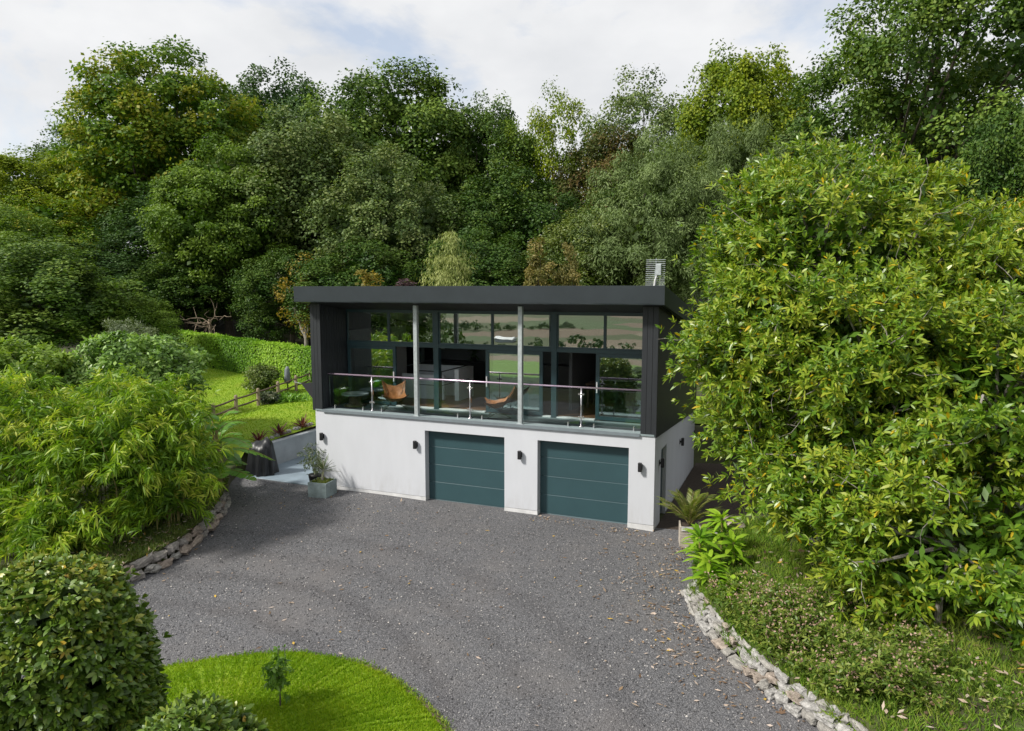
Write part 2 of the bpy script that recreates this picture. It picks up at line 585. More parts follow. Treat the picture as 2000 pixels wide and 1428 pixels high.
def lawn_z(x, y):
    x = np.asarray(x, float); y = np.asarray(y, float)
    z = 0.86 + 0.035 * np.clip(-13.4 - x, 0, 60) + 0.030 * np.clip(y - 3, -3, 20)
    return z + 0.22 * np.exp(-(((x + 15.6) / 1.6) ** 2 + ((y - 4.0) / 3.5) ** 2))


def ground_z(x, y):
    x = np.asarray(x, float); y = np.asarray(y, float)
    lz = lawn_z(np.minimum(x, -13.4), np.clip(y, 0, 60))
    m = np.maximum(ss(y, 7.4, 9.0), ss(-x, 13.42, 13.6) * ss(y, -1.5, 1.0))
    z = -0.07 + (lz + 0.05) * m
    z = z + 0.13 * np.clip(y - 15, 0, 60) ** 1.0 * ss(y, 14, 24)                 # wooded bank behind
    z = z + 0.02 * np.clip(-28 - x, 0, 40) * ss(y, -5, 10)
    d = np.clip(-24 - y, 0, None)                                                # valley and facing hillside beyond the camera
    v = np.where(d < 300, -0.075 * d, -22.5 + 0.0 * d)
    rise = np.where(d > 300, 0.042 * (np.minimum(d, 620) - 300) + 0.11 * np.clip(d - 620, 0, None), 0)
    roll = 3.0 * np.sin(x * 0.011 + 0.5) * ss(d, 120, 420) + 2.0 * np.sin(x * 0.023 + d * 0.012) * ss(d, 120, 420)
    return z + v + rise + roll


def axis_pts(segs):
    out = [segs[0][0]]
    for a, b, st in segs:
        n = max(1, int(round((b - a) / st)))
        out += [a + (b - a) * (i + 1) / n for i in range(n)]
    return np.array(out)


def sheet(name, X, Y, zf, m, kind='structure'):
    gx, gy = np.meshgrid(X, Y)
    V = np.stack([gx, gy, zf(gx, gy)], -1).reshape(-1, 3)
    nx = len(X)
    i = np.arange((len(Y) - 1) * (nx - 1))
    a = (i // (nx - 1)) * nx + i % (nx - 1)
    o = npmesh(name, V, [np.stack([a, a + 1, a + 1 + nx, a + nx], 1)], m, None, None, True)
    return tag(o, kind=kind)


def ground_material():
    """leaf litter by the house; pasture, ripe and ploughed fields on the facing hillside"""
    m = mat('ground', (0.05, 0.045, 0.022), 0.95, var=0.4, scale=1.2, col2=(0.06, 0.075, 0.02), bump=0.5, bscale=9)
    t = m.node_tree
    b = t.nodes['Principled BSDF']
    src = b.inputs['Base Color'].links[0].from_socket
    tcn = t.nodes.new('ShaderNodeTexCoord')
    mpn = t.nodes.new('ShaderNodeMapping')
    mpn.inputs['Scale'].default_value = (0.011, 0.022, 0.0)
    mpn.inputs['Rotation'].default_value = (0, 0, 0.3)
    t.links.new(tcn.outputs['Object'], mpn.inputs['Vector'])
    vo = t.nodes.new('ShaderNodeTexVoronoi')
    vo.inputs['Scale'].default_value = 1.0
    t.links.new(mpn.outputs[0], vo.inputs['Vector'])
    sp = t.nodes.new('ShaderNodeSeparateColor')
    t.links.new(vo.outputs['Color'], sp.inputs[0])
    cr = t.nodes.new('ShaderNodeValToRGB')
    cr.color_ramp.interpolation = 'CONSTANT'
    cols = [(0.16, 0.115, 0.07), (0.065, 0.10, 0.026), (0.18, 0.135, 0.085), (0.07, 0.085, 0.025), (0.085, 0.12, 0.03), (0.20, 0.16, 0.10)]
    while len(cr.color_ramp.elements) < 6:
        cr.color_ramp.elements.new(0.5)
    for i, c in enumerate(cols):
        cr.color_ramp.elements[i].position = i / 6
        cr.color_ramp.elements[i].color = (*c, 1)
    t.links.new(sp.outputs[0], cr.inputs['Fac'])
    sx = t.nodes.new('ShaderNodeSeparateXYZ')
    t.links.new(tcn.outputs['Object'], sx.inputs[0])
    # pasture next to the garden, crops further down the valley

    def step(a, c):
        n = t.nodes.new('ShaderNodeMapRange')
        n.inputs['From Min'].default_value = a
        n.inputs['From Max'].default_value = c
        t.links.new(sx.outputs['Y'], n.inputs['Value'])
        return n.outputs[0]
    m1 = t.nodes.new('ShaderNodeMixRGB')
    m1.inputs['Color1'].default_value = (0.11, 0.19, 0.02, 1)
    t.links.new(step(-60, -64), m1.inputs['Fac'])
    t.links.new(cr.outputs['Color'], m1.inputs['Color2'])
    m2 = t.nodes.new('ShaderNodeMixRGB')
    t.links.new(step(-27, -28), m2.inputs['Fac'])
    t.links.new(src, m2.inputs['Color1'])
    t.links.new(m1.outputs[0], m2.inputs['Color2'])
    t.links.new(m2.outputs[0], b.inputs['Base Color'])


ground_material()
GX = axis_pts([(-1600, -200, 100), (-200, -60, 14), (-60, -14, 0.8), (-14, -13, 0.1), (-13, 20, 0.75), (20, 60, 4), (60, 200, 14), (200, 1600, 100)])
GY = axis_pts([(-1500, -700, 60), (-700, -100, 20), (-100, -30, 5), (-30, -2, 0.8), (-2, 10, 0.3), (10, 60, 1.2), (60, 200, 14), (200, 1200, 100)])
sheet('ground', GX, GY, ground_z, 'ground')


# gravel
def gravel_material():
    m = mat('gravel', (0.15, 0.145, 0.15), 0.9, var=0.0)
    t = m.node_tree
    b = t.nodes['Principled BSDF']
    tcn = t.nodes.new('ShaderNodeTexCoord')
    vo = t.nodes.new('ShaderNodeTexVoronoi')
    vo.inputs['Scale'].default_value = 58
    t.links.new(tcn.outputs['Object'], vo.inputs['Vector'])
    sp = t.nodes.new('ShaderNodeSeparateColor')
    t.links.new(vo.outputs['Color'], sp.inputs[0])
    cr = t.nodes.new('ShaderNodeValToRGB')
    e = cr.color_ramp.elements
    e[0].position = 0.0; e[0].color = (0.055, 0.055, 0.058, 1)
    e[1].position = 1.0; e[1].color = (0.24, 0.235, 0.24, 1)
    x = e.new(0.55); x.color = (0.112, 0.112, 0.119, 1)
    x = e.new(0.93); x.color = (0.17, 0.168, 0.175, 1)
    t.links.new(sp.outputs[0], cr.inputs['Fac'])
    no = t.nodes.new('ShaderNodeTexNoise')
    no.inputs['Scale'].default_value = 0.45
    no.inputs['Detail'].default_value = 8
    no.inputs['Roughness'].default_value = 0.65
    t.links.new(tcn.outputs['Object'], no.inputs['Vector'])
    r3 = t.nodes.new('ShaderNodeValToRGB')
    r3.color_ramp.elements[0].position = 0.47
    r3.color_ramp.elements[0].color = (0, 0, 0, 1)
    r3.color_ramp.elements[1].position = 0.72
    r3.color_ramp.elements[1].color = (0.75, 0.75, 0.75, 1)
    t.links.new(no.outputs['Fac'], r3.inputs['Fac'])
    mxn = t.nodes.new('ShaderNodeMixRGB')
    t.links.new(r3.outputs['Color'], mxn.inputs['Fac'])
    t.links.new(cr.outputs['Color'], mxn.inputs['Color1'])
    mxn.inputs['Color2'].default_value = (0.155, 0.144, 0.140, 1)
    # worn wheel tracks curving from the garage doors round the grass island
    sub_ = t.nodes.new('ShaderNodeVectorMath')
    sub_.operation = 'DISTANCE'
    sub_.inputs[1].default_value = (-6.5, -12.5, 0)
    t.links.new(tcn.outputs['Object'], sub_.inputs[0])
    dn = t.nodes.new('ShaderNodeTexNoise')
    dn.inputs['Scale'].default_value = 0.9
    dn.inputs['Detail'].default_value = 5
    t.links.new(tcn.outputs['Object'], dn.inputs['Vector'])
    ma = t.nodes.new('ShaderNodeMath')
    ma.operation = 'MULTIPLY_ADD'
    ma.inputs[1].default_value = 0.7
    t.links.new(dn.outputs['Fac'], ma.inputs[0])
    t.links.new(sub_.outputs['Value'], ma.inputs[2])
    trk = t.nodes.new('ShaderNodeValToRGB')
    te = trk.color_ramp.elements
    te[0].position = 0.0; te[0].color = (0, 0, 0, 1)
    te[1].position = 1.0; te[1].color = (0, 0, 0, 1)
    for pos, v in ((0.36, 0), (0.385, 0.55), (0.41, 0), (0.455, 0), (0.48, 0.6), (0.505, 0), (0.55, 0), (0.575, 0.4), (0.60, 0), (0.64, 0), (0.67, 0.45), (0.69, 0)):
        el_ = te.new(pos)
        el_.color = (v, v, v, 1)
    dv = t.nodes.new('ShaderNodeMath')
    dv.operation = 'DIVIDE'
    dv.inputs[1].default_value = 14.0
    t.links.new(ma.outputs[0], dv.inputs[0])
    t.links.new(dv.outputs[0], trk.inputs['Fac'])
    mt = t.nodes.new('ShaderNodeMixRGB')
    mt.blend_type = 'MULTIPLY'
    mt.inputs['Color2'].default_value = (0.62, 0.60, 0.60, 1)
    t.links.new(trk.outputs['Color'], mt.inputs['Fac'])
    t.links.new(mxn.outputs[0], mt.inputs['Color1'])
    t.links.new(mt.outputs[0], b.inputs['Base Color'])
    bm = t.nodes.new('ShaderNodeBump')
    bm.inputs['Strength'].default_value = 0.9
    bm.inputs['Distance'].default_value = 0.015
    bm.invert = True
    t.links.new(vo.outputs['Distance'], bm.inputs['Height'])
    t.links.new(bm.outputs[0], b.inputs['Normal'])


gravel_material()


def gravel_z(x, y):
    x = np.asarray(x, float); y = np.asarray(y, float)
    return 0.012 * np.sin(1.3 * x + 0.6 * y) + 0.010 * np.sin(0.8 * x - 1.7 * y + 1) - 0.05 * np.exp(-((x - 0.1) ** 2 + (y + 0.3) ** 2) / 0.5) \
        - 0.015 * ss(-y, 2, 6) + 0.02 * np.exp(-((y + 0.0) / 0.3) ** 2) * ss(-x, -0.5, 1)


sheet('driveway', axis_pts([(-13.4, 6.5, 0.2)]), axis_pts([(-18, 0.1, 0.2), (0.1, 0.28, 0.09)]), gravel_z, 'gravel')
sheet('side_path', axis_pts([(0.02, 2.2, 0.2)]), axis_pts([(0.28, 9.0, 0.3)]), lambda x, y: gravel_z(x, 0.28 + 0 * y) + 0.0, 'soil')
o = MB().bbox(-13.3, -10.29, 0.05, 9.0, -0.2, 0.035, 0.01).build('patio', 'patio')
tag(o, kind='structure')


# lawns
def lawnmat(name, c1, c2, c3):
    m = mat(name, c1, 0.9, var=0.0, scale=2.2, col2=c2, bump=0.6, bscale=160)
    t = m.node_tree
    b = t.nodes['Principled BSDF']
    src = b.inputs['Base Color'].links[0].from_socket
    tcn = t.nodes.new('ShaderNodeTexCoord')
    no = t.nodes.new('ShaderNodeTexNoise')
    no.inputs['Scale'].default_value = 0.8
    no.inputs['Detail'].default_value = 7
    no.inputs['Roughness'].default_value = 0.7
    t.links.new(tcn.outputs['Object'], no.inputs['Vector'])
    r3 = t.nodes.new('ShaderNodeValToRGB')
    r3.color_ramp.elements[0].position = 0.52
    r3.color_ramp.elements[0].color = (0, 0, 0, 1)
    r3.color_ramp.elements[1].position = 0.75
    t.links.new(no.outputs['Fac'], r3.inputs['Fac'])
    mxn = t.nodes.new('ShaderNodeMixRGB')
    t.links.new(r3.outputs['Color'], mxn.inputs['Fac'])
    t.links.new(src, mxn.inputs['Color1'])
    mxn.inputs['Color2'].default_value = (*c3, 1)
    t.links.new(mxn.outputs[0], b.inputs['Base Color'])


lawnmat('lawn', (0.17, 0.29, 0.006), (0.23, 0.33, 0.010), (0.28, 0.31, 0.03))
leafmat('grass_blade', [(0.1254, 0.2438, 0.0065), (0.2195, 0.3535, 0.0108), (0.3135, 0.4023, 0.0216)], trans=0.35, rough=0.6, spec=0.25)
leafmat('rough_grass', [(0.0782, 0.1716, 0.0154), (0.1564, 0.2772, 0.023), (0.2815, 0.33, 0.0576)], trans=0.35, rough=0.6, spec=0.25)


def blades(name, P, h, wd, m, r, parent=None, lean=0.45):
    n = len(P)
    A = nrm(np.stack([r.normal(size=n) * lean, r.normal(size=n) * lean, np.ones(n)], 1))
    S = nrm(np.cross(A, rdir(n, r)))
    hh = (h * r.uniform(0.5, 1.3, n))[:, None]
    V = np.stack([P - S * wd, P + S * wd, P + A * hh], 1).reshape(-1, 3)
    F = [np.arange(n * 3).reshape(-1, 3)]
    o_ = npmesh(name, V, F, m, parent, {'rnd': r.random(n), 'clump': np.clip(0.5 + 0.22 * np.sin(P[:, 0] * 1.3 + np.sin(P[:, 1] * 2.1)) * np.sin(P[:, 1] * 1.1 + 1) + 0.22 * np.sin(P[:, 0] * 4.3 + 2 * np.sin(P[:, 1] * 3.7)) * np.sin(P[:, 1] * 5.1) + r.normal(size=n) * 0.1, 0, 1)})
    return o_


sheet('lawn', axis_pts([(-48, -20, 0.8), (-20, -13.46, 0.25)]), axis_pts([(-2.0, 16, 0.4)]), lambda x, y: lawn_z(x, y) + 0.02 - 2.5 * ss(-y, -0.6, 1.6) * (x > -50), 'lawn')
sheet('back_lawn', axis_pts([(-9, 9, 0.5)]), axis_pts([(9.2, 15, 0.5)]), lambda x, y: ground_z(x, y) + 0.05, 'lawn')
r = np.random.default_rng(11)
n = 46000
x = r.uniform(-30, -13.5, n); y = r.uniform(0.7, 13.0, n)
tag(blades('grass', np.stack([x, y, lawn_z(x, y) + 0.015], 1), 0.06, 0.016, 'grass_blade', r), 'short mown grass on the lawn beside the house', 'grass', kind='stuff')

# grass island in the driveway (outline in plan, closed)
ISL = np.array([(-6.6, -10.6), (-6.35, -9.9), (-5.9, -9.35), (-5.2, -8.75), (-4.55, -8.38), (-3.9, -8.2), (-3.2, -8.17), (-2.55, -8.32), (-2.0, -8.58),
                (-1.5, -8.87), (-1.05, -9.2), (-0.6, -9.75), (-0.35, -10.5), (-0.5, -11.6), (-1.2, -13.0), (-3.0, -14.0), (-5.0, -13.8), (-6.3, -12.4)])


def catmull(P, n, closed=True):
    P = np.asarray(P, float)
    out = []
    m_ = len(P) if closed else len(P) - 1
    for i in range(m_):
        if closed:
            a, b, c, d = P[(i - 1) % len(P)], P[i], P[(i + 1) % len(P)], P[(i + 2) % len(P)]
        else:
            a, b, c, d = P[max(i - 1, 0)], P[i], P[i + 1], P[min(i + 2, len(P) - 1)]
        for t in np.linspace(0, 1, n, endpoint=False):
            out.append(0.5 * (2 * b + (c - a) * t + (2 * a - 5 * b + 4 * c - d) * t * t + (3 * b - 3 * c + d - a) * t ** 3))
    if not closed:
        out.append(P[-1])
    return np.array(out)


isl = catmull(ISL, 12)
isl = isl + np.random.default_rng(3).normal(size=isl.shape) * 0.018
ic = np.array([-3.4, -10.9])
rings = [1.0, 0.985, 0.95, 0.85, 0.7, 0.5, 0.25]
hz = [-0.03, 0.03, 0.055, 0.085, 0.11, 0.13, 0.14]
V = [np.concatenate([ic + (isl - ic) * s_, np.full((len(isl), 1), z_)], 1) for s_, z_ in zip(rings, hz)]
V = np.concatenate(V + [np.array([[*ic, 0.145]])])
N_ = len(isl)
i = np.arange(N_)
F = [np.stack([k * N_ + i, k * N_ + (i + 1) % N_, (k + 1) * N_ + (i + 1) % N_, (k + 1) * N_ + i], 1) for k in range(len(rings) - 1)]
F.append(np.stack([(len(rings) - 1) * N_ + i, (len(rings) - 1) * N_ + (i + 1) % N_, np.full(N_, len(V) - 1)], 1))
tag(npmesh('grass_island', V, F, 'lawn', None, None, True), kind='structure')


def island_pts(n, r, edge=1.01):
    k = r.integers(0, N_, n)
    t = np.sqrt(r.random(n)) * edge
    p = ic + (isl[k] + (isl[(k + 1) % N_] - isl[k]) * r.random((n, 1)) - ic) * t[:, None]
    z = np.interp(t, rings[::-1], hz[::-1])
    return np.concatenate([p, z[:, None]], 1)


r = np.random.default_rng(13)
rim = catmull(ISL, 12)
V = np.concatenate([np.concatenate([ic + (rim - ic) * (k_ + r.normal(size=(len(rim), 1)) * 0.006), np.full((len(rim), 1), z_)], 1) for k_, z_ in ((1.035, -0.035), (1.01, 0.012), (0.97, 0.02))])
F = [np.stack([k * N_ + i, k * N_ + (i + 1) % N_, (k + 1) * N_ + (i + 1) % N_, (k + 1) * N_ + i], 1) for k in range(2)]
tag(npmesh('soil_rim', V, F, 'soil_dry', None, None, True), kind='structure')
k_ = r.integers(0, N_, 2600)
P = np.concatenate([ic + (rim[k_] - ic) * (1.0 + np.abs(r.normal(size=(2600, 1))) * 0.018), np.full((2600, 1), 0.0)], 1)
tag(blades('grass', P, 0.06, 0.012, 'rough_grass', r, None, 1.0), 'ragged grass blades straggling over the edge of the driveway island', 'grass', kind='stuff')
r = np.random.default_rng(12)
tag(blades('grass', island_pts(90000, r), 0.045, 0.008, 'grass_blade', r), 'bright short grass on the island in the driveway', 'grass', kind='stuff')

# planted beds, each behind its stone edging
BR = catmull([(1.25, 0.6), (1.3, -0.6), (1.28, -1.8), (1.22, -2.8), (1.42, -3.75), (1.98, -5.0), (2.62, -5.98), (3.2, -6.7), (3.85, -7.3), (4.8, -8.1), (6.2, -8.9)], 8, False)
BL = catmull([(-8.4, -11.5), (-9.0, -9.0), (-9.45, -7.4), (-9.5, -6.3), (-10.0, -4.85), (-10.9, -3.3), (-11.9, -1.9), (-13.0, -0.6), (-13.5, 0.5)], 8, False)


def bed_h_r(d):
    return 0.36 + 0.055 * np.clip(d, 0, 12) + 0.12 * ss(d, 0.2, 1.6)


def bed_h_l(d):
    return 0.34 + 0.05 * np.clip(d, 0, 16)


def bed(name, curve, sgn, far, hf, m):
    ts = np.concatenate([[0, 0.05, 0.2, 0.4], np.linspace(0.8, far, 22)])
    rows = []
    for p in curve:
        x_ = p[0] + sgn * (ts + 0.12)
        z_ = hf(ts) + 0.03 * np.sin(x_ * 3.1 + p[1] * 2.3) + 0.02 * np.sin(x_ * 1.3 - p[1] * 3.7)
        z_[0] = -0.1
        rows.append(np.stack([x_, np.full(len(ts), p[1]), z_], 1))
    V = np.concatenate(rows)
    nx = len(ts)
    i_ = np.arange((len(curve) - 1) * (nx - 1))
    a = (i_ // (nx - 1)) * nx + i_ % (nx - 1)
    return tag(npmesh(name, V, [np.stack([a, a + 1, a + 1 + nx, a + nx], 1)], m, None, None, True), kind='structure')


mat('bed_soil', (0.05, 0.038, 0.022), 0.95, var=0.35, scale=2.5, col2=(0.07, 0.095, 0.02), bump=0.6, bscale=20)
bed('planted_bank', BR, 1, 14, bed_h_r, 'bed_soil')
bed('bamboo_bed', BL, -1, 22, bed_h_l, 'bed_soil')


def bed_r_z(x, y):
    xc = np.interp(-np.asarray(y), -BR[:, 1], BR[:, 0])
    return bed_h_r(np.asarray(x) - xc - 0.12)


def bed_l_z(x, y):
    xc = np.interp(np.asarray(y), BL[:, 1], BL[:, 0])
    return bed_h_l(xc - 0.12 - np.asarray(x))


# ------------------------------------------------------------------ the house
H = 2.40
house = thing('house', 'flat-faced two-storey house, white rendered garage below black clad glazed upper floor', 'house', (0, 0, 0))


def wall_grid(mb, us, zs, holes, place, thick):
    """wall with rectangular openings; place(u, z, depth) -> xyz"""
    def solid(i, j):
        if i < 0 or j < 0 or i >= len(us) - 1 or j >= len(zs) - 1:
            return False
        uc, zc = (us[i] + us[i + 1]) / 2, (zs[j] + zs[j + 1]) / 2
        return not any(a < uc < b and c < zc < d for a, b, c, d in holes)
    for i in range(len(us) - 1):
        for j in range(len(zs) - 1):
            if not solid(i, j):
                continue
            u0, u1, z0, z1 = us[i], us[i + 1], zs[j], zs[j + 1]
            P = [place(u0, z0, 0), place(u1, z0, 0), place(u1, z1, 0), place(u0, z1, 0),
                 place(u0, z0, thick), place(u1, z0, thick), place(u1, z1, thick), place(u0, z1, thick)]
            fs = [(0, 1, 2, 3), (4, 5, 6, 7)]
            if not solid(i - 1, j): fs.append((0, 3, 7, 4))
            if not solid(i + 1, j): fs.append((1, 2, 6, 5))
            if not solid(i, j - 1): fs.append((0, 1, 5, 4))
            if not solid(i, j + 1): fs.append((3, 2, 6, 7))
            mb.add(P, fs)
    return mb


def weld(o):
    import bmesh
    b = bmesh.new()
    b.from_mesh(o.data)
    bmesh.ops.remove_doubles(b, verts=b.verts, dist=0.0005)
    bmesh.ops.recalc_face_normals(b, faces=b.faces)
    b.to_mesh(o.data)
    b.free()
    return o


O1, O2, ZO = (-6.512, -4.062), (-3.109, -0.655), 2.06
ZB = 0.13       # top of plinth
fw = wall_grid(MB(), [-10.27, O1[0], O1[1], O2[0], O2[1], 0.0], [ZB, ZO, H], [(O1[0], O1[1], ZB - 1, ZO), (O2[0], O2[1], ZB - 1, ZO)], lambda u, z, d: (u, d, z), 0.3)
weld(fw.build('front_wall', 'render_white', house))
for a, b in ((-10.27, O1[0]), (O1[1], O2[0]), (O2[1], 0.0)):
    MB().box(a - 0.004, b + 0.004, -0.004, 0.304, -0.35, ZB - 0.012).build('plinth', 'plinth', house)
side_top = lambda y: H - 0.45 * y / 7.15
SD = (0.86, 1.68)


def side_place(u, z, d):
    zz = z if z < 1.9 else side_top(u)
    return (0.0 - d, u, zz)


sw = wall_grid(MB(), [0.3, SD[0], SD[1], 7.15], [-0.35, 1.88, 1.95], [(SD[0], SD[1], -1, 1.88)], side_place, 0.28)
weld(sw.build('side_wall', 'render_white', house))
MB().box(-10.27, -9.98, 0.3, 7.15, -0.35, H - 0.02).build('side_wall', 'render_white', house)
MB().box(-9.98, -0.28, 6.9, 7.15, -0.35, 1.9).build('rear_wall', 'render_white', house)
MB().box(-9.98, -0.28, 0.32, 6.9, -0.3, 0.0).build('garage_floor', 'plinth', house)

# garage doors: four panels each, with fine grooves between
for a, b in (O1, O2):
    gd = MB().box(a - 0.05, b + 0.05, 0.262, 0.30, -0.05, ZO + 0.05).build('garage_door', 'door_paint', house)
    z0 = 0.03
    hp = (ZO + 0.02 - z0) / 4
    for k in range(4):
        MB().bbox(a + 0.002, b - 0.002, 0.215, 0.258, z0 + k * hp + 0.005, z0 + (k + 1) * hp - 0.005, 0.006).build('panel', 'door_paint', gd)
        if k:
            MB().box(a + 0.1, b - 0.02, 0.222, 0.2605, z0 + k * hp - 0.0045, z0 + k * hp + 0.0045).build('joint_strip', 'door_line', gd)
    MB().box(a + 0.002, b - 0.002, 0.225, 0.257, -0.02, 0.03).build('bottom_seal', 'door_line', gd)

# side door
sdoor = MB().bbox(-0.14, -0.10, SD[0] + 0.005, SD[1] - 0.005, 0.0, 1.875, 0.006).build('side_door', 'frame_paint', house)
MB().box(-0.095, -0.055, SD[0] + 0.1, SD[0] + 0.13, 0.85, 1.1).build('handle', 'steel', sdoor)
MB().box(-0.102, -0.097, SD[0] + 0.2, SD[1] - 0.2, 0.3, 1.7).build('pane', 'lens', sdoor)
MB().box(0.002, 0.03, 6.95, 7.05, 1.0, 1.25).build('vent', 'black_metal', house)

# balcony floor and edge trim
MB().box(-10.25, -0.02, -0.03, 1.36, H + 0.002, H + 0.045).build('balcony_floor', 'deck', house)
MB().box(-9.99, -0.38, -0.055, -0.032, H - 0.03, H + 0.05).build('edge_trim', 'deck_trim', house)

# roof slab, high at the front and falling to the back
tanr = math.tan(R(8.4))
RX0, RX1, RY0, RY1 = -10.577, 0.232, -0.45, 7.75
rz_ = lambda y: -(y - RY0) * tanr
ZRB, ZRT = 5.67, 6.12


def roofpiece(name, x0, x1, y0, y1, z0, z1, m, parent):
    b = MB().box(x0, x1, y0, y1, z0, z1)
    b.v = [(x_, y_, z_ + rz_(y_)) for x_, y_, z_ in b.v]
    return b.build(name, m, parent)


roof = roofpiece('roof', RX0 + 0.03, RX1 - 0.03, RY0 + 0.03, RY1 - 0.03, ZRB + 0.03, ZRT - 0.03, 'roof_metal', house)
b = MB()
xs = np.linspace(RX0, RX1, 30)
prof = [(RY0 + 0.06, ZRT + 0.012), (RY0, ZRT), (RY0 + 0.003, ZRB + 0.03), (RY0 + 0.006, ZRB), (RY0 + 0.12, ZRB + 0.002)]
rr = np.random.default_rng(5)
for q_, x_ in enumerate(xs):
    dz = 0.0012 * rr.normal()
    for y_, z_ in prof:
        b.v.append((x_, y_ + 0.0015 * rr.normal(), z_ + (dz if z_ < ZRT - 0.1 else 0) + (-(y_ - RY0) * tanr if y_ > RY0 + 0.05 else 0)))
np_ = len(prof)
for q_ in range(len(xs) - 1):
    for k in range(np_ - 1):
        b.f.append((q_ * np_ + k, (q_ + 1) * np_ + k, (q_ + 1) * np_ + k + 1, q_ * np_ + k + 1))
b.build('fascia', 'roof_metal', roof, fix=False)
roofpiece('fascia', RX1 - 0.028, RX1, RY0 + 0.002, RY1, ZRB, ZRT + 0.01, 'roof_metal', roof)
roofpiece('fascia', RX0, RX0 + 0.028, RY0 + 0.002, RY1, ZRB, ZRT + 0.01, 'roof_metal', roof)
for a in np.linspace(-10.45, 0.1, 8)[:-1]:
    roofpiece('soffit_panel', a + 0.006, a + 1.507 - 0.006, RY0 + 0.13, 1.42, ZRB + 0.004, ZRB + 0.028, 'soffit', roof)
    roofpiece('ceiling_panel', max(a + 0.004, -9.96), min(a + 1.507 - 0.004, -0.36), 1.43, 7.1, ZRB + 0.004, ZRB + 0.028, 'white_sill', roof)

# clad side walls and fins: individual vertical boards on a backing wall
zt = lambda y: ZRB + 0.02 + rz_(y)


def clad_wall(name, x0, x1, y0, y1, zb, holes=()):
    b = MB()
    ys = sorted(set([y0, y1] + [h[0] for h in holes] + [h[1] for h in holes]))
    for ya, yb in zip(ys[:-1], ys[1:]):
        hs = [h for h in holes if h[0] <= ya and h[1] >= yb]
        spans = [(None, None)] if not hs else [(None, hs[0][2]), (hs[0][3], None)]
        for lo, hi in spans:
            P = []
            for xx in (x0, x1):
                for yy in (ya, yb):
                    P += [(xx, yy, zb(yy) if lo is None else lo), (xx, yy, zt(yy) if hi is None else hi)]
            b.add(P, [(0, 2, 3, 1), (4, 6, 7, 5), (0, 1, 5, 4), (2, 3, 7, 6), (0, 2, 6, 4), (1, 3, 7, 5)])
    return b.build(name, 'cladding', house)


cr_ = clad_wall('clad_wall', -0.34, 0.005, 0.02, 7.15, lambda y: side_top(y) + 0.004)
cl_ = clad_wall('clad_wall', -10.335, -10.025, 0.02, 7.15, lambda y: H + 0.0 * y - 0.0, [(4.9, 6.3, 3.25, 4.15)])
bw = 0.124


def board(parent, x0, x1, y0, y1, zb0, zb1):
    """upright board, its top cut to the roof slope and its foot to the wall below"""
    g = 0.004
    P = [(x0, y0, zb0), (x1, y0, zb0), (x1, y1, zb1), (x0, y1, zb1), (x0, y0, zt(y0) - 0.004), (x1, y0, zt(y0) - 0.004), (x1, y1, zt(y1) - 0.004), (x0, y1, zt(y1) - 0.004)]
    return MB().add(P, [(3, 2, 1, 0), (4, 5, 6, 7), (0, 1, 5, 4), (1, 2, 6, 5), (2, 3, 7, 6), (3, 0, 4, 7)]).build('board', 'cladding', parent)


yy = 0.0
while yy < 7.1:
    y1_ = min(yy + bw - 0.008, 7.15)
    board(cr_, 0.007, 0.03, yy, y1_, side_top(yy) - 0.03, side_top(y1_) - 0.03)
    yy += bw
for k in range(3):
    x0_ = -0.37 + k * 0.1333
    board(cr_, x0_, x0_ + 0.1253, -0.012, 0.017, H - 0.0, H - 0.0)
    x0_ = -10.36 + k * 0.12
    board(cl_, x0_, x0_ + 0.112, -0.012, 0.017, H - 0.0, H - 0.0)
for k in range(10):
    board(cl_, -10.022, -10.0, 0.03 + k * 0.126, 0.148 + k * 0.126, H + 0.05, H + 0.05)
    board(cr_, -0.37, -0.343, 0.03 + k * 0.126, 0.148 + k * 0.126, H + 0.05, H + 0.05)

# steel columns of the balcony
for xc in (-6.80, -3.63):
    cb = MB().bbox(xc - 0.055, xc + 0.065, 0.02, 0.14, H + 0.05, zt(0.02) - 0.03, 0.008).build('column', 'galvanised', house)
    MB().box(xc - 0.09, xc + 0.10, -0.01, 0.17, H + 0.046, H + 0.058).build('base_plate', 'galvanised', cb)

# glazing: three bays of fixed lights above sliding doors
YW = 1.30
ZF = H + 0.05
ZTR, ZHD = 4.35, 5.36


def window(x0, x1, z0, z1, y=YW, fwid=0.05, d=0.07, name='window', glass='pane_glass', hd=None):
    b = MB()
    b.box(x0, x0 + fwid, y, y + d, z0, z1)
    b.box(x1 - fwid, x1, y, y + d, z0, z1)
    b.box(x0 + fwid, x1 - fwid, y + 0.002, y + d - 0.002, z0, z0 + fwid)
    b.box(x0 + fwid, x1 - fwid, y + 0.002, y + d - 0.002, z1 - fwid, z1)
    fr = b.build(name, 'frame_paint', house)
    MB().box(x0 + fwid - 0.005, x1 - fwid + 0.005, y + d * 0.45, y + d * 0.45 + 0.008, z0 + fwid - 0.005, z1 - fwid + 0.005).build('pane', glass, fr)
    if hd:
        MB().box(hd, hd + 0.03, y - 0.05, y - 0.012, z0 + 0.75, z0 + 1.05).build('handle', 'white_sill', fr)
    return fr


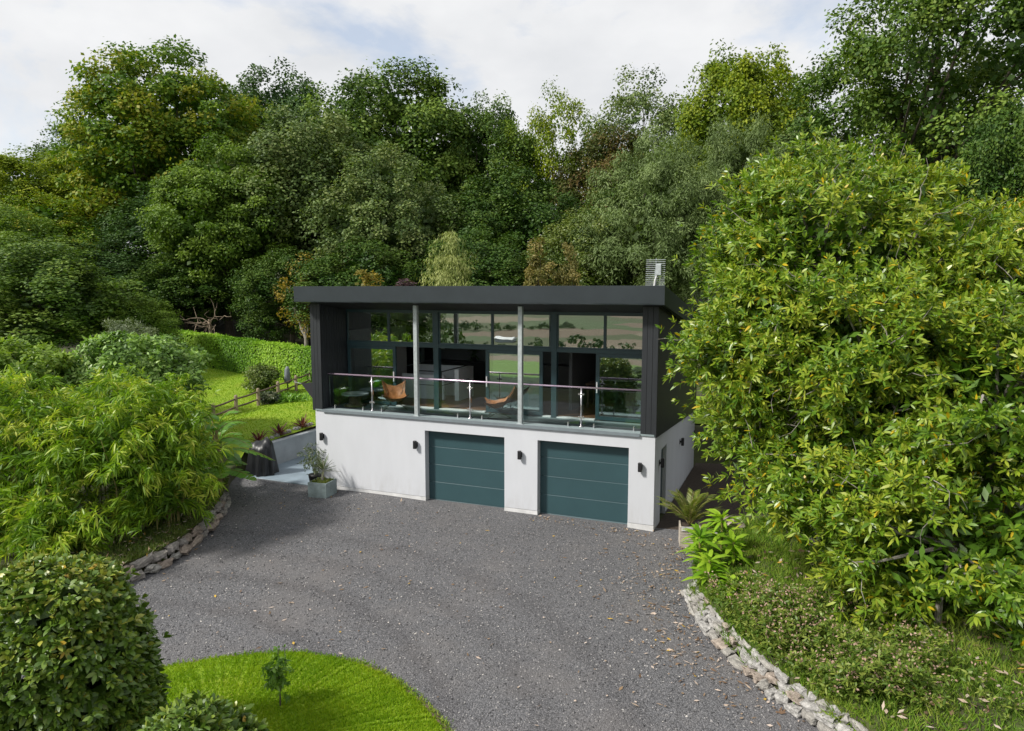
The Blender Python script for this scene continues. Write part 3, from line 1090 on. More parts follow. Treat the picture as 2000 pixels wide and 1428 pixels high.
bays = [(-9.99, -6.90, -8.47), (-6.73, -3.18, -4.99), (-3.02, -0.40, -1.66)]
for x0_, x1_, xm in bays:
    window(x0_ + 0.002, xm - 0.001, ZTR + 0.06, ZHD, fwid=0.035)
    window(xm + 0.001, x1_ - 0.002, ZTR + 0.06, ZHD, fwid=0.035)
MB().box(-9.99, -0.40, YW - 0.02, YW + 0.12, ZTR - 0.05, ZTR + 0.058).build('transom', 'frame_paint', house)
MB().box(-9.99, -0.40, YW - 0.02, YW + 0.12, ZHD + 0.002, ZHD + 0.07).build('head_rail', 'frame_paint', house)
for a, b_ in ((-6.898, -6.732), (-3.178, -3.022)):
    MB().box(a, b_, YW - 0.03, YW + 0.14, ZF, ZHD).build('mullion', 'frame_paint', house)
# sliding doors: one leaf fixed/closed, one opening standing open in each bay
ZD0, ZD1 = ZF + 0.02, ZTR - 0.055
window(-9.985, -8.23, ZD0, ZD1, YW, 0.10, 0.06, 'sliding_door', hd=-8.30)
window(-9.92, -8.30, ZD0 + 0.01, ZD1 - 0.01, YW + 0.07, 0.10, 0.05, 'sliding_door')
window(-5.20, -3.44, ZD0, ZD1, YW, 0.10, 0.06, 'sliding_door', hd=-5.17)
window(-5.12, -3.46, ZD0 + 0.01, ZD1 - 0.01, YW + 0.07, 0.10, 0.05, 'sliding_door')
window(-1.90, -0.405, ZD0, ZD1, YW, 0.10, 0.06, 'sliding_door', hd=-1.87)
for a, b_ in ((-8.22, -6.91), (-6.72, -5.22), (-3.43, -3.19), (-3.01, -1.92)):
    MB().box(a, b_, YW - 0.04, YW + 0.13, ZF + 0.001, ZF + 0.03).build('threshold', 'white_sill', house)

# rooms
MB().box(-9.97, -0.35, YW + 0.14, 6.9, H + 0.003, ZF - 0.005).build('floor', 'floor_wood', house)
MB().box(-9.97, -0.35, 6.85, 7.1, H + 0.003, zt(7.1) - 0.02).build('inner_wall', 'room_dark', house)
MB().box(-9.995, -9.972, YW + 0.14, 4.88, ZF, 4.75).build('lining', 'white_sill', house)
MB().box(-0.348, -0.342, YW + 0.14, 5.19, ZF, 4.7).build('lining', 'room_wall', house)
MB().box(-3.08, -2.98, 2.6, 6.84, ZF, 4.75).build('partition', 'room_dark', house)
MB().box(-2.97, -0.36, 5.2, 5.3, ZF, 4.8).build('partition', 'room_dark', house)
sidew = MB().box(-10.38, -10.345, 4.85, 6.35, 3.2, 3.25).build('side_window', 'frame_paint', house)
MB().box(-10.19, -10.18, 4.9, 6.3, 3.252, 4.148).build('pane', 'rail_glass', sidew)

# balustrade of glass, steel posts and a round handrail
YR = 0.28
bal = thing('balustrade', 'glass balcony balustrade with steel posts and thin shiny handrail coloured with a pinkish reflection', 'balustrade', (0, 0, ZF))
px_ = [-9.98, -8.43, -5.22, -2.00, -0.39]
MB().tube([(-9.985, YR, 1.045), (-0.385, YR, 1.045)], 0.024, 12).build('handrail', 'rail_steel', bal, True)
for xp in px_[1:-1]:
    p = MB().tube([(xp, YR, 0.0), (xp, YR, 1.02)], 0.021, 10)
    p.tube([(xp, YR, 0.0), (xp, YR, 0.012), (xp, YR, 0.03)], [0.055, 0.055, 0.03], 12)
    po = p.build('post', 'steel', bal, True)
    for zc in (0.25, 0.86):
        MB().bbox(xp - 0.085, xp + 0.085, YR - 0.022, YR + 0.022, zc - 0.022, zc + 0.022, 0.008).build('glass_clamp', 'steel', po)
for a, b_ in zip(px_[:-1], px_[1:]):
    MB().box(a + 0.045, b_ - 0.045, YR - 0.006, YR + 0.006, 0.07, 0.985).build('glass_panel', 'rail_glass', bal)
for xs_ in (-9.75, -8.75, -8.1, -5.6, -4.85, -2.35, -1.65, -0.6):
    MB().box(xs_ - 0.015, xs_ + 0.015, YR - 0.025, YR + 0.025, 0.0, 0.11).build('glass_clamp', 'steel', bal)

# ------------------------------------------------------------------ wall lights
def wall_light(x, y, z, rz, label):
    t = thing('wall_light', label, 'wall light', (x, y, z), 'black up and down wall lights on the house', rz)
    MB().bbox(-0.05, 0.05, -0.012, 0.0, -0.075, 0.075, 0.004).build('back_plate', 'black_metal', t)
    MB().box(-0.015, 0.015, -0.045, -0.012, -0.03, 0.03).build('arm', 'black_metal', t)
    MB().bbox(-0.045, 0.045, -0.125, -0.045, -0.115, 0.115, 0.008).build('lamp_body', 'black_metal', t)
    MB().box(-0.03, 0.03, -0.11, -0.06, 0.1155, 0.119).build('lens', 'lens', t)
    return t


wall_light(-10.02, -0.001, 1.62, 0, 'black wall light at the left end of the white garage wall')
wall_light(-6.79, -0.001, 1.64, 0, 'black wall light just left of the first garage door')
wall_light(-3.59, -0.001, 1.63, 0, 'black wall light on the pier between the two garage doors')
wall_light(-0.35, -0.001, 1.61, 0, 'black wall light on the right-hand corner pier of the garage')
wall_light(0.001, 0.62, 1.6, R(90), 'black wall light on the shaded side wall before the side door')
wall_light(0.001, 3.95, 1.48, R(90), 'black wall light farther back on the shaded side wall')

# ------------------------------------------------------------------ aerial on the roof
rzt = lambda y: ZRT + rz_(y)
t = thing('aerial', 'grey grid television aerial standing on the roof corner', 'aerial', (-0.2, 0.6, rzt(0.6)))
MB().tube([(0, 0.03, -0.02), (0, 0.03, 0.55)], 0.022, 8).build('mast', 'galvanised', t, True)
MB().box(-0.08, 0.08, -0.02, 0.1, -0.02, 0.015).build('foot', 'galvanised', t)
for k in range(15):
    z_ = 0.13 + k * 0.048
    tilt = 0.0016 * (k - 7)
    MB().tube([(-0.245 + 0.02 * (k / 14), -0.03 - tilt, z_), (0.235 + 0.02 * (k / 14), -0.03 - tilt, z_)], 0.0075, 6).build('rod', 'galvanised', t)
MB().tube([(0.0, -0.02, 0.1), (0.02, -0.02, 0.84)], 0.012, 6).build('spine', 'galvanised', t)
MB().bbox(0.03, 0.16, -0.10, -0.04, 0.42, 0.70, 0.01).build('dipole_box', 'galvanised', t)
MB().tube([(-0.02, -0.06, 0.05), (0.01, -0.08, 0.3), (0.06, -0.08, 0.45)], [0.03, 0.02, 0.012], 6).build('bracket', 'plastic_white', t)

# ------------------------------------------------------------------ butterfly chairs
def butterfly_chair(x, y, rz, label):
    t = thing('butterfly_chair', label, 'chair', (x, y, ZF), 'butterfly chairs on the balcony', rz)
    nu, nv = 15, 17
    V = []
    for j in range(nv):
        v = j / (nv - 1)
        edge = 0.50 + 0.36 * v ** 1.2 - 0.20 * math.sin(math.pi * v)
        zc = np.interp(v, [0, 0.3, 0.6, 0.85, 1], [0.36, 0.24, 0.32, 0.50, 0.66])
        yv = np.interp(v, [0, 0.4, 0.75, 1], [-0.36, -0.02, 0.26, 0.40])
        wv = np.interp(v, [0, 0.3, 0.6, 1], [0.40, 0.34, 0.31, 0.37])
        for i_ in range(nu):
            u = -1 + 2 * i_ / (nu - 1)
            z = zc + (edge - zc) * abs(u) ** 2.2 + 0.008 * math.sin(9 * u + 4 * v)
            pull = 0.05 * abs(u) ** 3
            V.append((u * wv, yv + (pull if v > 0.5 else -pull * 1.6), z))
    V = np.array(V)
    i_ = np.arange((nv - 1) * (nu - 1))
    a = (i_ // (nu - 1)) * nu + i_ % (nu - 1)
    V2 = np.concatenate([V, V - np.array([0, 0.006, 0.012])])
    F = [np.stack([a, a + 1, a + 1 + nu, a + nu], 1), np.stack([a, a + nu, a + 1 + nu, a + 1], 1) + len(V)]
    npmesh('sling', V2, F, 'leather', t, None, True)
    for s_ in (-1, 1):
        MB().tube([(s_ * 0.39, -0.40, 0.49), (s_ * 0.1, 0.05, 0.14), (-s_ * 0.0 + s_ * 0.30, 0.36, 0.01)], 0.008, 6).build('leg', 'black_metal', t)
        MB().tube([(s_ * 0.36, 0.43, 0.85), (s_ * 0.12, 0.05, 0.18), (s_ * 0.34, -0.32, 0.01)], 0.008, 6).build('leg', 'black_metal', t)
        MB().tube([(s_ * 0.30, 0.36, 0.012), (s_ * 0.34, -0.32, 0.012)], 0.008, 6).build('runner', 'black_metal', t)
    return t


butterfly_chair(-7.98, 0.82, R(35), 'tan leather butterfly chair left of the first steel column')
butterfly_chair(-4.58, 0.84, R(-70), 'tan leather butterfly chair seen side-on beside the second steel column')

# fire bowl / round pot on the balcony, dim in the corner
t = thing('planter_bowl', 'dark round stone table with a pale top in the balcony corner', 'table', (-9.42, 0.85, ZF))
MB().tube([(0, 0, 0), (0, 0, 0.04), (0, 0, 0.1), (0, 0, 0.36)], [0.34, 0.34, 0.17, 0.20], 18).build('pedestal', 'rail_wood', t, True)
MB().tube([(0, 0, 0.36), (0, 0, 0.40)], [0.42, 0.42], 22).build('top', 'grey_render', t)

# ------------------------------------------------------------------ inside
t = thing('stair_wall', 'pale blue-grey half-height stair wall inside the living room', 'half wall', (0, 0, ZF))
MB().box(-9.0, -6.9, 3.9, 4.05, 0, 1.02).build('panel', 'half_wall', t)
MB().box(-7.05, -6.9, 2.95, 3.9, 0, 1.02).build('panel', 'half_wall', t)
MB().box(-9.0, -7.45, 2.95, 3.05, 0, 0.8).build('panel', 'half_wall', t)
t = thing('stair_railing', 'black metal stair railing in front of the pale half wall', 'railing', (0, 0, ZF))
for xx in (-8.35, -7.4):
    MB().tube([(xx, 2.7, 0), (xx, 2.7, 0.95)], 0.018, 8).build('post', 'black_metal', t)
MB().tube([(-8.35, 2.7, 0.95), (-7.4, 2.7, 0.95), (-6.85, 3.6, 1.1)], 0.018, 8).build('handrail', 'black_metal', t)
MB().tube([(-8.35, 2.7, 0.5), (-7.4, 2.7, 0.5), (-6.85, 3.6, 0.65)], 0.010, 8).build('rail', 'black_metal', t)
t = thing('kitchen_counter', 'long black kitchen counter along the rear wall indoors', 'counter', (0, 6.5, ZF))
MB().box(-9.9, -3.2, -0.3, 0.33, 0, 0.86).build('cabinet', 'kitchen_dark', t)
MB().box(-9.95, -3.15, -0.33, 0.34, 0.862, 0.90).build('worktop', 'kitchen_dark', t)
t = thing('wall_picture', 'small white framed picture on the dark indoor wall', 'picture', (-9.6, 6.84, 3.95))
MB().box(-0.16, 0.16, -0.03, 0, -0.2, 0.2).build('frame', 'white_sill', t)
MB().box(-0.08, 0.08, -0.035, -0.031, -0.12, 0.12).build('print', 'kitchen_dark', t)
leafmat('house_plant', [(0.03, 0.07, 0.02), (0.06, 0.12, 0.03), (0.12, 0.2, 0.05)], trans=0.2)
for (xx, yy_, zz, ns, ll, lab) in ((-8.05, 6.45, 0.90, 26, 0.32, 'leafy pot plant on the black kitchen counter'), (-9.5, 2.2, 0.0, 30, 0.42, 'tall dark house plant behind the left glazing')):
    t = thing('pot_plant', lab, 'plant', (xx, yy_, ZF + zz))
    MB().tube([(0, 0, 0.0), (0, 0, 0.18)], [0.08, 0.11], 12).build('pot', 'black_pot', t)
    r = np.random.default_rng(int(abs(xx) * 10))
    sprays('foliage', np.array([[0, 0, 0.2], [0.03, 0.02, 0.3], [-0.04, 0, 0.42]]), np.array([[0, 0, 1.0]] * 3), ns // 2, ll, 0.06, 'house_plant', t, r, 1.3, 0.5)
t = thing('dining_table', 'dark dining table indoors behind the right-hand open door', 'table', (-2.0, 3.6, ZF))
MB().bbox(-0.75, 0.75, -0.4, 0.4, 0.71, 0.75, 0.006).build('top', 'rail_wood', t)
for sx in (-0.68, 0.68):
    for sy in (-0.33, 0.33):
        MB().box(sx - 0.03, sx + 0.03, sy - 0.03, sy + 0.03, 0, 0.708).build('leg', 'rail_wood', t)

# ------------------------------------------------------------------ patio side: retaining wall, pots, cover
t = thing('retaining_wall', 'grey rendered low retaining wall between patio and lawn', 'wall', (-13.36, 0, 0))
MB().box(-0.1, 0.1, 0.75, 8.8, -0.15, 0.80).build('face', 'grey_render', t)
MB().box(-3.2, -0.102, 0.75, 0.95, -0.15, 0.80).build('return_face', 'grey_render', t)
MB().box(-3.2, -0.132, 0.72, 0.98, 0.802, 0.85).build('coping', 'coping', t)
MB().box(-0.13, 0.13, 0.72, 8.82, 0.802, 0.85).build('coping', 'coping', t)
t = thing('barbecue_cover', 'black fabric cover draped over a barbecue at the patio corner', 'barbecue', (-12.9, 0.55, 0.035))
nA, nZ = 72, 18
V = []
for j in range(nZ):
    v = j / (nZ - 1)
    z = 1.06 * (1 - v ** 1.15)
    for i_ in range(nA):
        a = 2 * math.pi * i_ / nA
        sq = 1 / max(abs(math.cos(a)), abs(math.sin(a))) ** 0.30
        rad = (0.17 + 0.15 * min(v * 5, 1) ** 0.6 + 0.10 * v) * sq * (1 + (0.05 + 0.14 * v) * math.sin(6 * a + 1.2 + 1.2 * v) * (0.7 + 0.3 * math.sin(2 * a)) + 0.09 * v * math.sin(11 * a + 2 + v))
        V.append((rad * math.cos(a) * 1.05, rad * math.sin(a) * 0.9, max(z + (1 - v) * (0.07 * math.sin(a * 2 + 0.6) + 0.05 * math.sin(a + 1)), 0.0) + 0.01))
V.append((0, 0, 1.10))
V = np.array(V)
i_ = np.arange((nZ - 1) * nA)
F = [np.stack([i_, (i_ // nA) * nA + (i_ + 1) % nA, (i_ // nA + 1) * nA + (i_ + 1) % nA, i_ + nA], 1),
     np.stack([np.full(nA, len(V) - 1), (np.arange(nA) + 1) % nA, np.arange(nA)], 1)]
npmesh('cover', V, F, 'black_cover', t, None, True)
t = thing('patio_chair', 'dark metal patio chair half hidden behind the house corner', 'chair', (-10.95, 2.7, 0.035), rz=R(70))
MB().box(-0.24, 0.24, -0.24, 0.24, 0.42, 0.45).build('seat', 'black_metal', t)
MB().box(-0.24, 0.24, 0.22, 0.25, 0.5, 0.95).build('backrest', 'black_metal', t)
for sx in (-0.22, 0.22):
    for sy in (-0.22, 0.22):
        MB().box(sx - 0.015, sx + 0.015, sy - 0.015, sy + 0.015, 0, 0.42).build('leg', 'black_metal', t)
t = thing('shade_sail', 'black triangular shade sail stretched from the house corner above the lawn', 'shade sail', (-10.36, 1.4, 2.4))
V = []
A_, B_, C_ = np.array([-1.42, -0.16, 0.58]), np.array([0, 0.25, 0.90]), np.array([0.0, -0.05, -1.25])
n_ = 8
for i_ in range(n_ + 1):
    for j in range(n_ + 1 - i_):
        a, b_ = i_ / n_, j / n_
        c = 1 - a - b_
        p = A_ * a + B_ * b_ + C_ * c
        cen = np.array([-0.47, 0.01, 0.08])
        p = p + (cen - p) * 0.12 * (1 - abs(max(a, b_, c) - 0.5) * 2) * (1 - 27 * a * b_ * c)
        V.append(p)
F = []
idx = {}
k = 0
for i_ in range(n_ + 1):
    for j in range(n_ + 1 - i_):
        idx[i_, j] = k
        k += 1
for i_ in range(n_):
    for j in range(n_ - i_):
        F.append((idx[i_, j], idx[i_ + 1, j], idx[i_, j + 1]))
        if i_ + j < n_ - 1:
            F.append((idx[i_ + 1, j], idx[i_ + 1, j + 1], idx[i_, j + 1]))
npmesh('cloth', np.array(V), [np.array(F)], 'sail_cloth', t, None, True)
MB().tube([tuple(A_), tuple(A_ + [-0.25, -0.05, 0.05])], 0.008, 6).build('rope', 'galvanised', t)

leafmat('cordyline_red', [(0.05, 0.012, 0.016), (0.12, 0.03, 0.03), (0.22, 0.08, 0.06)], trans=0.2)
leafmat('cordyline_green', [(0.05, 0.08, 0.04), (0.11, 0.14, 0.07), (0.20, 0.19, 0.12)], trans=0.2)
leafmat('olive_leaf', [(0.05, 0.08, 0.035), (0.10, 0.14, 0.06), (0.17, 0.20, 0.10)], trans=0.2)
for k, (yy_, sz, lab) in enumerate(((1.25, 0.52, 'red cordyline on the retaining wall nearest the covered barbecue'), (2.3, 0.52, 'middle one of three red cordylines above the retaining wall'),
                                    (3.55, 0.56, 'red cordyline above the retaining wall nearest the house corner'))):
    zz = float(lawn_z(-13.62, yy_))
    t = thing('cordyline', lab, 'plant', (-13.66, yy_, zz), 'red cordylines along the retaining wall')
    r = np.random.default_rng(40 + k)
    sprays('foliage', np.array([[0, 0, 0.06], [0.02, 0.01, 0.10]]), np.array([[0, 0, 1.0]] * 2), 26, sz, 0.045, 'cordyline_red', t, r, 1.25, 0.18, jit=0.15)
    MB().tube([(0, 0, -0.1), (0, 0, 0.12)], [0.03, 0.025], 7).build('stem', 'bark', t)

t = thing('square_planter', 'square slate-grey planter with a spiky cordyline and moss', 'planter', (-9.62, -0.62, 0.0), rz=R(6))
pb = MB()
for (x0_, x1_, y0_, y1_) in ((-0.30, 0.30, -0.30, -0.26), (-0.30, 0.30, 0.26, 0.30), (-0.30, -0.26, -0.258, 0.258), (0.26, 0.30, -0.258, 0.258)):
    pb.box(x0_, x1_, y0_, y1_, -0.03, 0.44)
pb.box(-0.258, 0.258, -0.258, 0.258, -0.02, 0.02)
pb.build('box', 'slate_pot', t)
MB().tube([(0, 0, 0.3), (0, 0, 0.42), (0, 0, 0.45)], [0.25, 0.24, 0.15], 12).build('moss_top', 'moss', t, True)
r = np.random.default_rng(50)
Pm = np.stack([r.uniform(-0.25, 0.25, 260), r.uniform(-0.25, 0.25, 260), r.uniform(0.40, 0.45, 260)], 1)
leafmat('moss_leaf', [(0.07, 0.12, 0.01), (0.13, 0.18, 0.02), (0.22, 0.2, 0.05)], trans=0.2)
sprays('moss_tufts', Pm, np.array([[0, 0, 1.0]] * 260), 4, 0.07, 0.02, 'moss_leaf', t, r, 1.0, 0.2)
MB().tube([(0, 0, 0.4), (0.02, 0, 0.62), (0.05, 0.01, 0.78)], [0.04, 0.035, 0.03], 8).build('stem', 'bark_grey', t)
sprays('leaves', np.array([[0.05, 0.01, 0.78], [0.05, 0.01, 0.82]]), np.array([[0, 0, 1.0]] * 2), 24, 0.50, 0.036, 'cordyline_green', t, r, 1.5, 0.12, jit=0.15)

t = thing('round_pot', 'tapered black pot holding a wispy olive-green shrub', 'planter', (-10.22, -0.16, 0.0))
MB().tube([(0, 0, -0.02), (0, 0, 0.42), (0, 0, 0.46), (0, 0, 0.45), (0, 0, 0.40)], [0.13, 0.21, 0.215, 0.185, 0.18], 18, True).build('pot', 'black_pot', t, True)
mb = MB()
r = np.random.default_rng(51)
tips = [(-0.35, 0.1, 1.25), (-0.12, 0, 1.4), (0.1, 0.1, 1.15), (0.15, -0.15, 1.0), (-0.2, -0.2, 1.05), (0.0, 0.25, 1.2)]
for tp in tips:
    mb.tube([(0, 0, 0.4), (tp[0] * 0.4, tp[1] * 0.4, 0.75), tp], [0.015, 0.01, 0.004], 5)
mb.build('stems', 'bark_grey', t)
P = np.concatenate([np.array(tp) * (0.55 + 0.45 * r.random((46, 1))) + r.normal(size=(46, 3)) * [0.11, 0.11, 0.07] for tp in tips])
P[:, 2] = np.maximum(P[:, 2], 0.5)
sprays('foliage', P, rdir(len(P), r) + [0, 0, 0.8], 4, 0.09, 0.022, 'olive_leaf', t, r, 0.9, 0.2)

t = thing('wooden_planter', 'pale weathered wooden planter with a feathery palm by the house corner', 'planter', (0.98, -0.62, 0.0), rz=R(12))
for k in range(4):
    z0_ = -0.04 + k * 0.135
    MB().bbox(-0.24, 0.24, -0.24, -0.205, z0_, z0_ + 0.128, 0.004).build('plank', 'pale_wood', t)
    MB().bbox(-0.24, -0.205, -0.203, 0.24, z0_, z0_ + 0.128, 0.004).build('plank', 'pale_wood', t)
    MB().bbox(0.205, 0.24, -0.203, 0.24, z0_, z0_ + 0.128, 0.004).build('plank', 'pale_wood', t)
MB().box(-0.2, 0.2, -0.2, 0.2, 0.38, 0.46).build('soil', 'soil', t)
MB().box(-0.2, 0.06, -0.262, -0.2405, 0.40, 0.50).build('label_plate', 'plastic_white', t)
leafmat('palm_leaf', [(0.06, 0.10, 0.012), (0.13, 0.17, 0.02), (0.24, 0.24, 0.05)], trans=0.3)
r = np.random.default_rng(52)
PP, AA, NN = [], [], []
stalks = MB()
for k in range(15):
    a = 2.4 * k + 0.4
    el = R(86 - 2.6 * k)
    Lf = 1.15 if k < 10 else 0.95
    pts = []
    for s_ in np.linspace(0, 1, 13):
        rad = Lf * (s_ * math.cos(el) + 0.14 * s_ * s_)
        pts.append(np.array([rad * math.cos(a), rad * math.sin(a), 0.46 + Lf * (s_ * math.sin(el) - 0.35 * s_ * s_)]))
    stalks.tube(pts, [0.012 - 0.009 * q / 12 for q in range(13)], 5)
    for q in range(3, 13):
        tg = pts[q] - pts[q - 1]
        tg /= np.linalg.norm(tg)
        sd = np.cross(tg, [0, 0, 1.0])
        sd /= np.linalg.norm(sd)
        for sg in (-1, 1):
            for hf in (0, 0.5):
                PP.append(pts[q - 1] * (1 - hf) + pts[q] * hf)
                AA.append(tg * 0.75 + sd * sg * 0.75 + [0, 0, 0.1])
                NN.append(np.cross(tg, sd) + r.normal(size=3) * 0.3)
stalks.build('stalks', 'culm', t)
leaves('fronds', np.array(PP), np.array(AA), np.array(NN), 0.24, 0.022, 'palm_leaf', t, None, None, True, 0.2)

# ------------------------------------------------------------------ dry stone edging: every stone its own piece
def stone_mesh(seed):
    r = np.random.default_rng(seed)
    V, F = [], []
    g = np.linspace(-1, 1, 3)
    ids = {}
    def vid(p):
        if p not in ids:
            q = np.array(p, float)
            q = q / np.linalg.norm(q) ** 0.62 * 0.86
            ids[p] = len(V)
            V.append(q * 0.5 + r.normal(size=3) * 0.085)
        return ids[p]
    for ax in range(3):
        for sg in (-1, 1):
            for i in range(2):
                for j in range(2):
                    q = []
                    for (di, dj) in ((0, 0), (1, 0), (1, 1), (0, 1)):
                        c = [0, 0, 0]
                        c[ax] = sg
                        c[(ax + 1) % 3] = int(g[i + di])
                        c[(ax + 2) % 3] = int(g[j + dj])
                        q.append(vid(tuple(c)))
                    F.append(q if sg > 0 else q[::-1])
    me = bpy.data.meshes.new('stone')
    me.from_pydata([tuple(v) for v in V], [], F)
    return me


SM = {}
for mi, mname in enumerate(('stone_a', 'stone_b', 'stone_c', 'stone_d', 'stone_e')):
    SM[mname] = []
    for k in range(5):
        me = stone_mesh(100 + mi * 10 + k)
        me.materials.append(MATS[mname])
        SM[mname].append(me)


def stone_wall(name, label, curve, s0, s1, courses, hgt, sgn, seed, palette, batter=0.10, size=(0.28, 0.5)):
    """stones laid in uneven courses along part of a plan curve"""
    r = np.random.default_rng(seed)
    t = thing(name, label, 'stone wall', (0, 0, 0))
    seg = np.linalg.norm(np.diff(curve, axis=0), axis=1)
    cum = np.concatenate([[0], np.cumsum(seg)])
    for c in range(courses):
        ch = hgt / courses
        s = s0 + r.uniform(-0.15, 0.05)
        while s < s1:
            ln = r.uniform(*size) * (1.0 if c else 1.1)
            sm = s + ln / 2
            x_ = np.interp(sm, cum, curve[:, 0]); y_ = np.interp(sm, cum, curve[:, 1])
            x2 = np.interp(sm + 0.1, cum, curve[:, 0]); y2 = np.interp(sm + 0.1, cum, curve[:, 1])
            ang = math.atan2(y2 - y_, x2 - x_)
            me = SM[palette[r.integers(len(palette))]][r.integers(5)]
            o_ = bpy.data.objects.new('stone', me)
            COL.objects.link(o_)
            o_.parent = t
            hh = ch * r.uniform(0.95, 1.35)
            o_.location = (x_ + sgn * batter * c + r.normal() * 0.02, y_ + r.normal() * 0.02, ch * (c + 0.42) + r.normal() * 0.012)
            o_.rotation_euler = (r.normal() * 0.12, r.normal() * 0.12, ang + r.normal() * 0.12 + (math.pi if r.random() < 0.5 else 0))
            o_.scale = (ln * 1.12, r.uniform(0.20, 0.30), hh * 1.12)
            s += ln * 0.94
    return t


cumR = np.concatenate([[0], np.cumsum(np.linalg.norm(np.diff(BR, axis=0), axis=1))])
s_at = lambda curve, cum, y: float(np.interp(-y, -curve[:, 1], cum))
stone_wall('stone_wall', 'pale dry stone edging curving along the right side of the driveway', BR, s_at(BR, cumR, -3.35), s_at(BR, cumR, -8.2), 3, 0.38, 1, 21,
           ['stone_c', 'stone_c', 'stone_a', 'stone_a', 'stone_b', 'stone_c', 'stone_a'], size=(0.16, 0.38))
cumL = np.concatenate([[0], np.cumsum(np.linalg.norm(np.diff(BL, axis=0), axis=1))])
sl = lambda y: float(np.interp(y, BL[:, 1], cumL))
stone_wall('stone_wall', 'brownish grey dry stone edging below the bamboo left of the driveway', BL, sl(-9.5), sl(-2.2), 2, 0.32, -1, 22,
           ['stone_a', 'stone_d', 'stone_d', 'stone_d', 'stone_e', 'stone_e'], size=(0.26, 0.58))
for (xx, yy_, zz, s_, mname, lab) in ((1.95, -0.45, 0.52, 0.55, 'stone_b', 'pinkish boulder beside the wooden planter'), (1.62, -0.95, 0.42, 0.3, 'stone_c', 'small white rock in front of the pinkish boulder')):
    o_ = bpy.data.objects.new('boulder', SM[mname][1])
    COL.objects.link(o_)
    o_.location = (xx, yy_, zz)
    o_.scale = (s_ * 1.3, s_, s_ * 0.8)
    o_.rotation_euler = (0.1, 0.2, 0.6)
    tag(o_, lab, 'rock')
r = np.random.default_rng(23)
for k in range(11):
    o_ = bpy.data.objects.new('edging_rock', SM['stone_c'][k % 5])
    COL.objects.link(o_)
    yy_ = 0.95 + k * 0.31 + r.normal() * 0.05
    o_.location = (-13.64 + r.normal() * 0.02, yy_, float(lawn_z(-13.64, yy_)) + 0.05)
    sc = r.uniform(0.13, 0.22)
    o_.scale = (sc, sc * 1.2, sc * 0.9)
    o_.rotation_euler = (0, 0, r.uniform(0, 3))
    tag(o_, 'small white rock in the row along the top of the retaining wall', 'rock', 'white rocks along the retaining wall')

# ------------------------------------------------------------------ gravel stones and litter
r = np.random.default_rng(31)
n = 34000
P = np.stack([r.uniform(-13.0, 5.5, n), -0.05 - 12.0 * r.random(n) ** 1.0, np.zeros(n)], 1)
xcR = np.interp(-P[:, 1], -BR[:, 1], BR[:, 0])
xcL = np.interp(P[:, 1], BL[:, 1], BL[:, 0])
P = P[(P[:, 0] < xcR - 0.1) & (P[:, 0] > xcL + 0.1)]
P[:, 2] = gravel_z(P[:, 0], P[:, 1]) + 0.004
n = len(P)
oc = np.array([[1, 0, 0], [0, 1, 0], [-1, 0, 0], [0, -1, 0], [0, 0, 1], [0, 0, -0.5]], float)
sz = r.uniform(0.008, 0.019, n)
ang = r.uniform(0, 6.28, n)
V = oc[None] * (1 + r.normal(size=(n, 6, 3)) * 0.25) * sz[:, None, None] * np.array([1.2, 0.9, 0.75])
c, s_ = np.cos(ang)[:, None], np.sin(ang)[:, None]
V = np.stack([V[..., 0] * c - V[..., 1] * s_, V[..., 0] * s_ + V[..., 1] * c, V[..., 2]], -1) + P[:, None]
b = np.arange(n)[:, None, None] * 6
tri = np.array([[0, 1, 4], [1, 2, 4], [2, 3, 4], [3, 0, 4], [1, 0, 5], [2, 1, 5]])
leafmat('gravel_stone', [(0.05, 0.05, 0.053), (0.11, 0.108, 0.11), (0.17, 0.165, 0.165), (0.30, 0.29, 0.285)], trans=0.0, rough=0.85, spec=0.3, accent=(0.55, 0.52, 0.48), acc=0.985, cw=0.1)
tag(npmesh('gravel', V.reshape(-1, 3), [(b + tri[None]).reshape(-1, 3)], 'gravel_stone', None, {'rnd': np.repeat(r.random(n), 6), 'clump': np.repeat(r.random(n), 6)}),
    'loose grey gravel stones strewn over the driveway', 'gravel', kind='stuff')
leafmat('litter', [(0.14, 0.085, 0.05), (0.25, 0.17, 0.10), (0.40, 0.31, 0.24), (0.52, 0.43, 0.37)], trans=0.1, rough=0.8, accent=(0.46, 0.30, 0.05), acc=0.94, cw=0.2)
n = 620
s_ = r.random(n) * 7.5 + 1.2
x = np.interp(s_, cumR, BR[:, 0]) - np.abs(r.normal(size=n)) * 0.75 - 0.15
y = np.interp(s_, cumR, BR[:, 1]) + r.normal(size=n) * 0.3
n2 = 420
x = np.concatenate([x, r.uniform(-12, 2, n2), r.uniform(-3.2, 0.0, 120)])
y = np.concatenate([y, r.uniform(-9.5, -0.2, n2), r.uniform(-0.5, 0.1, 120)])
xl_ = np.interp(y, BL[:, 1], BL[:, 0])
ok = (x > xl_ + 0.2) & (y < -0.03) & (np.interp(-y, -BR[:, 1], BR[:, 0]) > x)
x, y = x[ok], y[ok]
n = len(x)
P = np.stack([x, y, gravel_z(x, y) + 0.022], 1)
A = nrm(np.stack([r.normal(size=n), r.normal(size=n), r.normal(size=n) * 0.15], 1))
N = nrm(np.stack([r.normal(size=n) * 0.3, r.normal(size=n) * 0.3, np.ones(n)], 1))
tag(leaves('leaf_litter', P, A, N, 0.03 + 0.13 * r.random(n) ** 2.2, r.uniform(0.02, 0.05, n), 'litter'), 'dry fallen leaves scattered on the driveway gravel', 'leaves', kind='stuff')

